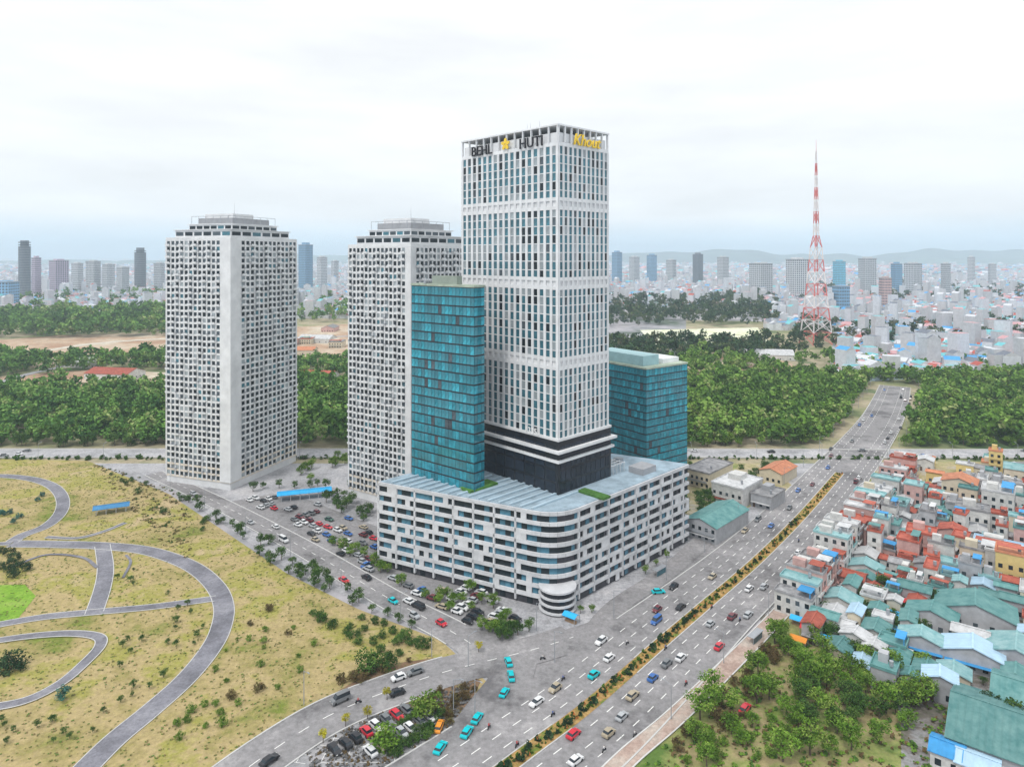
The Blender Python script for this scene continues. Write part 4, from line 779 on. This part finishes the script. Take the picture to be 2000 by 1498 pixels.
# ---------------------------------------------------------------- vehicles
tyre = mat('tyre', (.02, .02, .02), .8, .1); cgl = mat('car_glass', (.02, .03, .04), .08, .1, spec=.6); lamp_m = mat('headlight_glass', (.7, .7, .68), .2, .05)
CARC = {'cyan': (.0, .52, .58), 'red': (.60, .03, .05), 'white': (.72, .73, .74), 'silver': (.42, .44, .46), 'black': (.025, .025, .03), 'blue': (.04, .14, .42), 'grey': (.18, .19, .2), 'orange': (.8, .3, .03), 'champagne': (.42, .36, .26), 'maroon': (.16, .03, .04), 'dark green': (.03, .10, .07)}
WH = MB().tube((0, -.11, 0), (0, .11, 0), .33, n=10).mesh('wheel', tyre)
LMP = MB().box(-.03, .03, -.2, .2, -.08, .08).mesh('headlight', lamp_m)
CB = {}
def car_body(c, van):
    k = (c, van)
    if k in CB: return CB[k]
    prof = [(-2.2, .35), (-2.25, .75), (-2.15, .95), (-1.2, 1.0), (1.2, .98), (2.05, .82), (2.2, .6), (2.2, .35)] if not van else [(-2.5, .35), (-2.55, 1.1), (-2.5, 1.15), (1.6, 1.15), (2.4, .95), (2.5, .6), (2.5, .35)]
    b = MB(); n = len(prof); W2 = .88
    for s in (-1, 1): b.v += [(x, s*W2*(1 if z < .9 else .95), z) for x, z in prof]
    b.f += [tuple(range(n)), tuple(range(2*n-1, n-1, -1))]; b.m += [0, 0]
    for i in range(n): j = (i+1) % n; b.f.append((i, i+n, j+n, j)); b.m.append(0)
    body = b.mesh('body', mat('paint_'+c, CARC[c], .3, .06, spec=.5))
    cab = [(-1.7, .97), (-1.35, 1.42), (.35, 1.45), (1.15, .97)] if not van else [(-2.45, 1.15), (-2.35, 1.95), (1.0, 1.95), (1.7, 1.15)]
    g = MB(); n = 4; g.v = [(x, -.8 if z < 1.3 else -.66, z) for x, z in cab]+[(x, .8 if z < 1.3 else .66, z) for x, z in cab]; g.f = [(0, 1, 2, 3), (7, 6, 5, 4), (0, 4, 5, 1), (2, 6, 7, 3)]; g.m = [0]*4
    r = MB(); (xa, za), (xb, zb_) = cab[1], cab[2]; r.box(xa-.02, xb+.02, -.68, .68, za-.01, za+.06)
    CB[k] = (body, g.mesh('cabin_glass', cgl), r.mesh('roof', mat('paint_'+c, CARC[c]))); return CB[k]
def car(px, py, rz, c, label, group='cars around the towers', van=False, z=.32, world=None, s=1.0):
    g = world or G(px, py); t = thing('car' if not van else 'van', label, 'van' if van else 'car', (g[0], g[1], z), rz, group); t.scale = (s*random.uniform(.86, 1.12), s*random.uniform(.95, 1.05), s*random.uniform(.92, 1.25)); bo, gl, rf = car_body(c, van)
    ob('body', bo, t); ob('cabin_glass', gl, t); ob('roof', rf, t); xw = 1.35 if not van else 1.6
    for a in (-1, 1):
        for q in (-1, 1): ob('wheel', WH, t, (a*xw, q*.8, .33))
    for q in (-1, 1): ob('headlight', LMP, t, (2.19 if not van else 2.48, q*.6, .66))
    FOOT.append((g[0], g[1], 1.5)); return t
def dirat(pts, px):
    k = min(range(1, len(pts)-1), key=lambda i: abs(P(pts[i])[0]-px)); d = pts[k+1]-pts[k-1]; return math.atan2(d.y, d.x)
FN = len(FOOT)
dm = dirat(mp_, 1200); ds = dirat(sdp, 930); dc = dirat(cp, 760)
for px, py, rz, c, lb in ((860, 1466, ds, 'cyan', 'cyan taxi nearest the bottom edge on the approach road'), (912, 1436, ds, 'cyan', 'cyan taxi second from the bottom on the approach road'), (932, 1408, ds, 'cyan', 'cyan taxi third from the bottom on the approach road'), (985, 1358, ds, 'cyan', 'cyan taxi alone near the bend of the approach road'),
 (998, 1326, ds+.5, 'cyan', 'lower cyan taxi of the pair at the road bend'), (993, 1298, ds+.6, 'cyan', 'upper cyan taxi of the pair at the road bend'), (1160, 1324, dm, 'cyan', 'cyan taxi driving on the wide avenue'), (1286, 1160, R(8), 'cyan', 'cyan taxi beside the podium driveway'), (768, 1178, dc, 'cyan', 'cyan taxi on the road by the left car park'),
 (1120, 1440, dm, 'red', 'red car driving beside the flower median'), (672, 1137, dc, 'red', 'red car on the park-side road'), (716, 1108, R(60), 'blue', 'blue car parked left of the podium'), (862, 1222, dc, 'red', 'red car on the park-side road near the junction'),
 (1405, 1268, dm, 'red', 'red car at the avenue kerb under scrub trees'), (1215, 1405, dm, 'silver', 'silver car on the right side of the avenue'), (1275, 1330, dm, 'blue', 'small blue car right of the flower median'), (1330, 1290, dm, 'white', 'white car right of the flower median'), (1455, 1390, R(50), 'red', 'red car parked under trees on the verge'),
 (858, 1424, ds+.2, 'orange', 'orange car beside the round green bush'), (1190, 1290, dm, 'white', 'white car left of the flower median'), (1330, 1190, dm, 'black', 'black car left of the flower median by the podium')): car(px, py, rz, c, lb)
def lot(poly, n, where, group, rz):
    c0 = ['white', 'silver', 'grey', 'black', 'white', 'silver', 'white', 'black', 'white', 'silver', 'blue', 'grey', 'champagne', 'maroon', 'dark green', 'red']; sp = {}
    g = [G(*p) for p in poly]; gp = [(p.x, p.y) for p in g]; cx, cy0 = g[0].x, g[0].y; ca, sa = math.cos(rz), math.sin(rz); k = 0; cand = []
    for i in range(-30, 60):
        for j in range(-40, 60):
            u, v = i*6.4, j*3.0+random.uniform(-.2, .2); x, y = cx+u*ca-v*sa, cy0+u*sa+v*ca
            if pip(x, y, gp) and clear(x, y, .6, foot=False) and all((x-a)**2+(y-b)**2 > (r+1)**2 for a, b, r in FOOT[:FN]): cand.append((x, y))
    random.shuffle(cand)
    for x, y in cand[:n]: c = random.choice(c0); car(0, 0, rz+random.choice([0, math.pi])+random.uniform(-.05, .05), c, '%s car parked %s' % (c, where), group, world=(x, y), van=False)
lot([(440, 985), (560, 965), (740, 1035), (860, 1110), (760, 1150), (620, 1075)], 54, 'in the left car park', 'cars in the left car park', R(-35))
lot([(770, 1140), (900, 1140), (1020, 1205), (990, 1235), (900, 1225)], 26, 'beside the podium corner', 'cars beside the podium', R(-30))
lot([(1160, 1200), (1290, 1110), (1380, 1045), (1420, 1060), (1330, 1150), (1200, 1250)], 34, 'between podium and avenue', 'cars between podium and avenue', R(44))
lot([(560, 1480), (620, 1400), (700, 1375), (840, 1400), (850, 1490)], 16, 'in the marked car park', 'cars in the marked car park', dirat(sp_, 640)+R(90))
def on_line(pts, n, offs, cols, where, group):
    for i in range(n):
        k = random.randrange(2, len(pts)-2); p = pts[k]; d = (pts[k+1]-pts[k]).normalized(); off = random.choice(offs); w = Vector((-d.y, d.x, 0))*off; q = p+w+d*random.uniform(-6, 6); c = random.choice(cols)
        if not (-60 < P(q)[0] < 2060 and P(q)[1] < 1500) or any((q.x-a)**2+(q.y-b)**2 < (r+3.6)**2 for a, b, r in FOOT[FN:]): continue
        v = random.random() < .15; car(0, 0, math.atan2(d.y, d.x)+(math.pi if off > 0 else 0), c, '%s %s driving on the %s' % (c, 'van' if v else 'car', where), group, world=(q.x, q.y), van=v, z=.4)
on_line([G(x, 888) for x in range(-40, 2060, 14)], 34, (-5, -2, 3, 5.5), ['white', 'white', 'black', 'silver', 'grey', 'blue'], 'far highway', 'traffic on the highway')
on_line(mp_, 70, (-14, -10.5, -7, 7, 10.5, 14), ['white', 'silver', 'black', 'grey', 'white', 'champagne', 'maroon', 'blue'], 'avenue', 'traffic on the avenue')
on_line(cp, 12, (-2.5, 2.5), ['white', 'black', 'silver'], 'park-side road', 'traffic on the park-side road')
on_line(sp_, 6, (-3, 3), ['white', 'black', 'grey'], 'street at the bottom left', 'traffic on the bottom-left street')
# motorbikes with riders
def rider_mesh(seed, shirt):
    me = bpy.data.meshes.new('person'); J = [(0, 0, .85), (-.02, 0, 1.15), (-.05, 0, 1.38), (.0, 0, 1.5), (.02, 0, 1.66), (.12, .2, 1.34), (.34, .27, 1.12), (.55, .25, 1.08), (.12, -.2, 1.34), (.34, -.27, 1.12), (.55, -.25, 1.08), (.1, .12, .82), (.42, .18, .72), (.3, .18, .3), (.42, .18, .27), (.1, -.12, .82), (.42, -.18, .72), (.3, -.18, .3), (.42, -.18, .27)]
    E = [(0,1),(1,2),(2,3),(3,4),(2,5),(5,6),(6,7),(2,8),(8,9),(9,10),(0,11),(11,12),(12,13),(13,14),(0,15),(15,16),(16,17),(17,18)]
    me.from_pydata(J, E, []); rad = [.15, .15, .16, .06, .13, .06, .045, .035, .06, .045, .035, .09, .07, .05, .045, .09, .07, .05, .045]
    o = bpy.data.objects.new('tmp', me); col.objects.link(o); o.modifiers.new('s', 'SKIN'); sv_ = me.skin_vertices[0].data
    for i, r in enumerate(rad): sv_[i].radius = (r, r)
    sv_[0].use_root = True; o.modifiers.new('d', 'SUBSURF').levels = 1
    dg = bpy.context.evaluated_depsgraph_get(); m2 = bpy.data.meshes.new_from_object(o.evaluated_get(dg)); bpy.data.objects.remove(o); m2.materials.clear()
    for m in (shirt, mat('skin', (.45, .28, .2)), mat('trousers', (.03, .03, .05)), mat('helmet', (.1, .1, .12), .3)): m2.materials.append(m)
    for p in m2.polygons:
        z = p.center.z; x = p.center.x; p.material_index = 3 if z > 1.58 else 1 if (z > 1.44 or (x > .4 and z > .95)) else 2 if z < .9 else 0
    return m2
RM = [rider_mesh(0, mat('blue_shirt', (.1, .16, .4))), rider_mesh(1, mat('red_shirt', (.5, .06, .06))), rider_mesh(2, mat('white_shirt', (.7, .7, .7)))]
RN = ['blue', 'red', 'white']; bk = MB().box(-.5, .45, -.12, .12, .42, .72).box(-.75, .1, -.14, .14, .72, .82).tube((.45, 0, .55), (.6, 0, 1.05), .05).tube((.58, -.3, 1.05), (.58, .3, 1.05), .025).mesh('frame', mat('bike_black', (.03, .03, .035), .3)); bw = MB().tube((0, -.05, 0), (0, .05, 0), .3, n=10).mesh('wheel', tyre)
for i, (px, py, rz, lb) in enumerate(((1445, 1215, dm, 'at the far avenue kerb'), (1390, 1190, dm, 'left of the flower median'), (1225, 1260, dm, 'near the podium corner'), (1300, 1270, dm, 'close to the flower median'), (1340, 1340, dm, 'beside the pink sidewalk'), (1240, 1440, dm, 'low on the avenue'), (1560, 1060, dm, 'by the shophouse row'), (700, 1375, .3, 'on the bottom-left street'), (1060, 1290, .2, 'crossing the junction'), (1100, 1330, dm, 'at the mouth of the street'), (955, 1425, ds, 'following the taxis'), (1180, 1470, dm, 'below the red car'), (1080, 1400, dm, 'left of the median'), (1010, 1460, 1.0, 'alone on the wide asphalt'))):
    g = G(px, py); k = i % 3; t = thing('motorbike', 'black motorbike ridden '+lb, 'motorbike', (g.x, g.y, .33), rz, 'motorbikes'); ob('frame', bk, t); ob('wheel', bw, t, (-.6, 0, .3)); ob('wheel', bw, t, (.62, 0, .3))
    p = ob('person', RM[k], None, (g.x-.15*math.cos(rz), g.y-.15*math.sin(rz), .33), rz, label='person in helmet and %s shirt riding %s' % (RN[k], lb), cat='person', group='motorbike riders'); THINGS.append(p)
# ---------------------------------------------------------------- street lamps
lm = MB().tube((0, 0, 0), (0, 0, 9), .13, .08, 6).mesh('pole', metal); ar = MB().tube((0, 0, 8.9), (2.2, 0, 9.5), .06, n=5).mesh('arm', metal); hd = MB().box(1.9, 2.9, -.16, .16, 9.42, 9.56).mesh('lamp_head', metal)
def lamps(pts, off, every, where):
    acc = 0; last = pts[0]
    for i in range(1, len(pts)-1):
        acc += (pts[i]-last).length; last = pts[i]
        if acc < every: continue
        acc = 0; d = (pts[i+1]-pts[i]).normalized(); q = pts[i]+Vector((-d.y, d.x, 0))*off
        if P(q)[1] > 1495 or not -20 < P(q)[0] < 2020: continue
        t = thing('street_lamp', 'grey street lamp '+where, 'street lamp', (q.x, q.y, .3), math.atan2(d.y, d.x)+(-math.pi/2 if off > 0 else math.pi/2), 'street lamps'); ob('pole', lm, t); ob('arm', ar, t); ob('lamp_head', hd, t)
lamps(mp_, 19, 30, 'on the podium side of the avenue'); lamps(mp_, -19, 30, 'on the settlement side of the avenue'); lamps(cp, -7.5, 34, 'along the park-side road'); lamps(sp_, 8.5, 34, 'along the bottom-left street'); lamps([G(x, 893.5) for x in range(-40, 2060, 14)], -5, 38, 'along the highway'); lamps(sdp, 7.5, 28, 'beside the approach road')
# park lamp posts and footbridge dots
# ---------------------------------------------------------------- near trees (individual)
def grove(poly, n, r0, r1, leafs, key, kind, where, group, bush=False, gap=1.2):
    for x, y in scatter(poly, n, gap, tries=30):
        r = random.uniform(r0, r1); sz = 'small' if r < r0+(r1-r0)*.4 else 'large'
        tree(x, y, r, r*random.uniform(1.7, 2.2), leafs, key, '%s %s %s' % (sz, kind, where), group, 'bush' if bush else 'tree', not bush, 'bush' if bush else 'tree')
T = 0
tree(*G(752, 1462)[:2], 4.6, 6, L_lime, 'lime', 'round bright green tree beside the cyan taxis at the bottom', None); tree(*G(830, 1398)[:2], 4.8, 4, L_lime, 'lime', 'wide pale green bush above the taxis', None, 'bush', False, 'bush')
tree(*G(720, 1310)[:2], 4.5, 5, L_green, 'green', 'low green bush beside the brown scrub', None, 'bush', False, 'bush'); tree(*G(760, 1305)[:2], 3.6, 5, L_green, 'green', 'second green bush right of the first by the brown scrub', None, 'bush', False, 'bush')
tree(*G(22, 1308)[:2], 5.4, 6, L_dark, 'dark', 'large dark round tree at the left edge of the park', None); tree(*G(122, 1368)[:2], 2.6, 4, L_teal, 'teal', 'small teal-green tree alone in the park', None)
tree(*G(1930, 1410)[:2], 5, 8, L_dark, 'dark', 'dark tree beside the biggest teal shed', None); tree(*G(1990, 1440)[:2], 5.5, 9, L_green, 'green', 'tall green tree at the right edge above the teal shed', None)
for px, py, lb in ((756, 1368, 'upper of the yellow shrubs on the stony lot'), (718, 1405, 'middle yellow shrub on the stony lot'), (675, 1420, 'wide yellow shrub beside the street'), (631, 1452, 'lowest yellow shrub by the street'), (935, 1275, 'yellow-green shrub near the road bend')):
    tree(*G(px, py)[:2], 1.5, 3.6, L_yel, 'yellow', lb, 'yellow shrubs', 'shrub', True, 'shrub')
grove([(180, 905), (320, 950), (440, 1020), (400, 1050), (300, 1000)], 14, 1.2, 2.4, L_green, 'green', 'green bush', 'at the park edge', 'park edge bushes', True)
grove([(330, 955), (560, 1080), (760, 1175), (900, 1240), (880, 1255), (720, 1200), (540, 1115)], 38, 1.5, 2.8, L_green, 'green', 'green tree', 'along the park-side road', 'trees along the park-side road')
grove([(430, 960), (740, 940), (760, 1010), (720, 1030), (560, 970)], 26, 2.0, 3.2, L_green, 'green', 'green tree', 'before the apartment towers', 'trees before the apartment towers')
grove([(640, 1060), (900, 1140), (1000, 1200), (980, 1245), (840, 1200)], 30, 1.7, 2.9, L_lime, 'lime', 'bright green tree', 'in the left car park', 'car park trees')
grove([(580, 880), (690, 880), (700, 960), (590, 960)], 10, 2.2, 3.4, L_lime, 'lime', 'bright green tree', 'between the apartment towers', 'trees between the apartment towers')
grove([(0, 960), (90, 965), (100, 1005), (40, 1035), (0, 1035)], 7, 1.5, 2.6, L_teal, 'teal', 'teal-green bush', 'inside the upper path loop', 'park bushes', True)
grove([(0, 1080), (60, 1085), (80, 1110), (40, 1140), (0, 1140)], 9, 1.8, 3, L_dark, 'dark', 'dark bush', 'above the bright turf', 'park bushes', True)
grove([(230, 1090), (400, 1140), (420, 1230), (340, 1320), (230, 1400), (225, 1200)], 22, .7, 1.4, L_green, 'green', 'young tree', 'inside the big path curve', 'young park trees')
grove([(0, 1400), (200, 1380), (300, 1340), (200, 1440), (0, 1480)], 14, .7, 1.3, L_green, 'green', 'young tree', 'on the lowest lawn', 'young park trees')
grove([(470, 1200), (640, 1240), (560, 1350), (420, 1440), (330, 1440)], 16, .7, 1.6, L_lime, 'lime', 'lime bush', 'right of the big path', 'park bushes', True)
grove([(430, 1250), (500, 1180), (700, 1240), (620, 1340), (400, 1430)], 5, 1.0, 2.0, L_brown, 'brown', 'brown bush', 'right of the big path', 'park bushes', True)
grove([(600, 1200), (700, 1200), (860, 1270), (850, 1310), (740, 1290)], 24, 1.4, 2.6, L_green, 'green', 'green bush', 'at the park corner', 'park corner bushes', True)
grove([(660, 1330), (760, 1290), (950, 1310), (940, 1390), (880, 1440), (800, 1375), (700, 1360)], 20, 1.2, 2.2, L_brown, 'brown', 'rust-brown bush', 'by the approach road', 'rust-brown bushes', True, .9)
grove([(780, 1400), (860, 1395), (870, 1450), (800, 1490), (760, 1480)], 14, 1.2, 2.4, L_green, 'green', 'green bush', 'beside the taxis', 'green bushes beside the taxis', True, .9)
grove([(1640, 1000), (2030, 960), (2030, 1340), (1700, 1340), (1600, 1180)], 34, 1.3, 2.4, L_green, 'green', 'green tree', 'between settlement houses', 'trees between settlement houses', gap=.7)
grove([(1300, 1000), (1400, 960), (1480, 960), (1400, 1020), (1350, 1050)], 16, 2, 3, L_green, 'green', 'green tree', 'behind the podium', 'trees round the podium')
grove([(1100, 1205), (1180, 1180), (1300, 1090), (1340, 1080), (1240, 1180), (1150, 1240)], 16, 1.3, 2.2, L_lime, 'lime', 'bright green tree', 'along the podium', 'trees round the podium')
grove([(960, 1230), (1040, 1235), (1030, 1262), (980, 1262)], 10, 1.8, 2.8, L_green, 'green', 'green tree', 'at the podium corner', 'trees round the podium')
grove([(1290, 1440), (1460, 1280), (1540, 1240), (1500, 1380), (1320, 1490)], 20, 1.4, 2.6, L_brown, 'brown', 'brown bush', 'beside the pink sidewalk', 'roadside bushes', True)
grove([(1600, 1200), (1800, 1130), (1830, 1200), (1780, 1300), (1620, 1290)], 24, 2, 3.4, L_green, 'green', 'green tree', 'in the village', 'village trees')
grove([(1520, 1240), (1700, 1270), (1840, 1300), (1900, 1400), (1850, 1500), (1260, 1500), (1400, 1360)], 62, 2.4, 4.2, L_lime, 'lime', 'light green tree', 'in the wooded corner', 'trees of the wooded corner')
grove([(1540, 1290), (1780, 1300), (1820, 1400), (1560, 1450)], 14, 2.2, 3.6, L_green, 'green', 'dark green tree', 'in the wooded corner', 'dark trees of the wooded corner')
grove([(1340, 905), (1500, 905), (1560, 950), (1400, 1000)], 14, 1.6, 3, L_green, 'green', 'green bush', 'on the straw verge', 'verge bushes', True)
grove([(330, 1400), (480, 1350), (460, 1420), (330, 1470)], 8, 1.0, 1.8, L_lime, 'lime', 'bright bush', 'at the bottom left', 'park bushes', True)
grove([(1380, 1430), (1560, 1400), (1600, 1498), (1320, 1498)], 14, 1.2, 2.4, L_lime, 'lime', 'lime bush', 'at the bottom of the verge', 'verge bushes', True)
# hedge rows in the medians: many small shrubs that read as one planted strip
def hedge_row(name, pts, w, leafs, dens, size, z=.4, label=None):
    protos = [crown_arrays(300+s, 6, 60, .24) for s in range(4)]; Vs, Qs, Ms, off = [], [], [], 0
    for i in range(len(pts)-1):
        a, b_ = pts[i], pts[i+1]; L_ = (b_-a).length; d = (b_-a)/L_; nn = Vector((-d.y, d.x, 0))
        for k in range(max(1, int(L_*dens))):
            p = a+d*random.uniform(0, L_)+nn*random.uniform(-w/2, w/2); V, Q, mi = protos[random.randrange(4)]; s = size*random.uniform(.5, 1.2); v = V*s+np.array([p.x, p.y, z+s*.4]); Vs.append(v); Qs.append(Q+off); off += len(v); Ms.append(mi)
    return ob(name, npmesh(name, np.concatenate(Vs), np.concatenate(Qs), leafs, np.concatenate(Ms)), kind='stuff')
hedge_row('median_planting', medp, 2.6, L_green[:1]+L_lime[:1]+[mat('orange_bloom', (.55, .20, .06), .9, .2)], 1.3, .75, .45)
hedge_row('median_planting', mp_[3:48], 1.6, L_dark, .22, 1.7)
hedge_row('roadside_planting', [G(x, 897) for x in range(-40, 2060, 12)], 3, L_green, .12, 2.2)
# dry tufts scattered over the park
def tufts(name, poly, n, leafs, s0, s1):
    protos = [crown_arrays(400+s, 4, 20, .3) for s in range(4)]; Vs, Qs, Ms, off = [], [], [], 0
    for x, y in scatter(poly, n, .3, tries=4, add=False, foot=False):
        V, Q, mi = protos[random.randrange(4)]; s = random.uniform(s0, s1); v = V*s*np.array([1, 1, .6])+np.array([x, y, .2+s*.2]); Vs.append(v); Qs.append(Q+off); off += len(v); Ms.append(mi)
    return ob(name, npmesh(name, np.concatenate(Vs), np.concatenate(Qs), leafs, np.concatenate(Ms)), kind='stuff')
PARK = [(-60, 900), (170, 905), (330, 970), (560, 1125), (700, 1195), (860, 1255), (940, 1340), (700, 1365), (420, 1515), (-60, 1515)]
tufts('grass_tufts', PARK, 5500, [mat('tuft_olive', (.14, .15, .04)), mat('tuft_tan', (.28, .22, .09)), mat('tuft_green', (.13, .24, .04))], .15, .55)
tufts('undergrowth', [(1390, 1380), (1480, 1260), (1640, 1230), (1860, 1300), (1950, 1500), (1230, 1520)], 900, [L_brown[1], L_green[1], L_lime[1]], .4, 1.3)
tufts('undergrowth', [(180, 905), (330, 950), (372, 1010), (372, 1115), (290, 1040)], 500, [L_brown[1], L_green[0], L_brown[2]], .4, 1.4)
tufts('undergrowth', [(600, 1440), (680, 1350), (800, 1310), (930, 1330), (880, 1500), (600, 1500)], 700, [L_grey[1], L_brown[1], L_grey[2]], .3, 1.0)
# forest-edge trees seen singly along the highway
grove([(-40, 866), (300, 866), (300, 874), (-40, 874)], 20, 3, 4.5, L_green, 'green', 'green forest-edge tree', 'above the highway at left', 'forest edge trees')
grove([(1380, 864), (2040, 864), (2040, 874), (1380, 874)], 30, 3, 4.5, L_lime, 'lime', 'bright forest-edge tree', 'above the highway at right', 'forest edge trees')
# ---------------------------------------------------------------- haze
hz = MB().box(-15500, 15500, -150, 14800, -1, 345).build('haze', [], kind='stuff'); vm = bpy.data.materials.new('haze_air'); vm.use_nodes = True; t = vm.node_tree; t.nodes.clear()
vo = t.nodes.new('ShaderNodeOutputMaterial'); pv_ = t.nodes.new('ShaderNodeVolumePrincipled'); pv_.inputs['Color'].default_value = (.74, .89, 1, 1); pv_.inputs['Density'].default_value = .00011; pv_.inputs['Anisotropy'].default_value = .1
t.links.new(pv_.outputs[0], vo.inputs['Volume']); hz.data.materials.append(vm)
# ---------------------------------------------------------------- labels of look-alikes: by order in the picture when few
ORD = ['leftmost', 'second from the left', 'third from the left', 'fourth from the left', 'fifth from the left', 'sixth from the left', 'seventh from the left', 'eighth from the left', 'ninth from the left']
CNT = ['', '', 'two', 'three', 'four', 'five', 'six', 'seven', 'eight', 'nine']
by = {}
for o in THINGS: by.setdefault(o['label'], []).append(o)
ROW = ['front', 'second', 'third', 'fourth', 'fifth', 'sixth']
def order(os_, pre):
    os_.sort(key=lambda o: P(o.location)[0]); n = len(os_)
    for i, o in enumerate(os_):
        w = 'rightmost' if (i == n-1 and n > 1) else ORD[i]
        if n == 1: w = ''
        l = (pre+' '+w+' '+o['label']).strip().replace('  ', ' ')
        if len(l.split()) <= 16: o['label'] = l
for lb, os_ in by.items():
    n = len(os_)
    if n < 2: continue
    if n <= 9: order(os_, '')
    else:
        os_.sort(key=lambda o: o.location.y); k = math.ceil(n/8); st = math.ceil(n/k)
        for i in range(k): order(os_[i*st:(i+1)*st], ROW[min(i, 5)]+' row,')
print('things', len(THINGS), 'objects', len(bpy.data.objects), 'dup labels', sum(1 for v in by.values() if len(v) > 9))
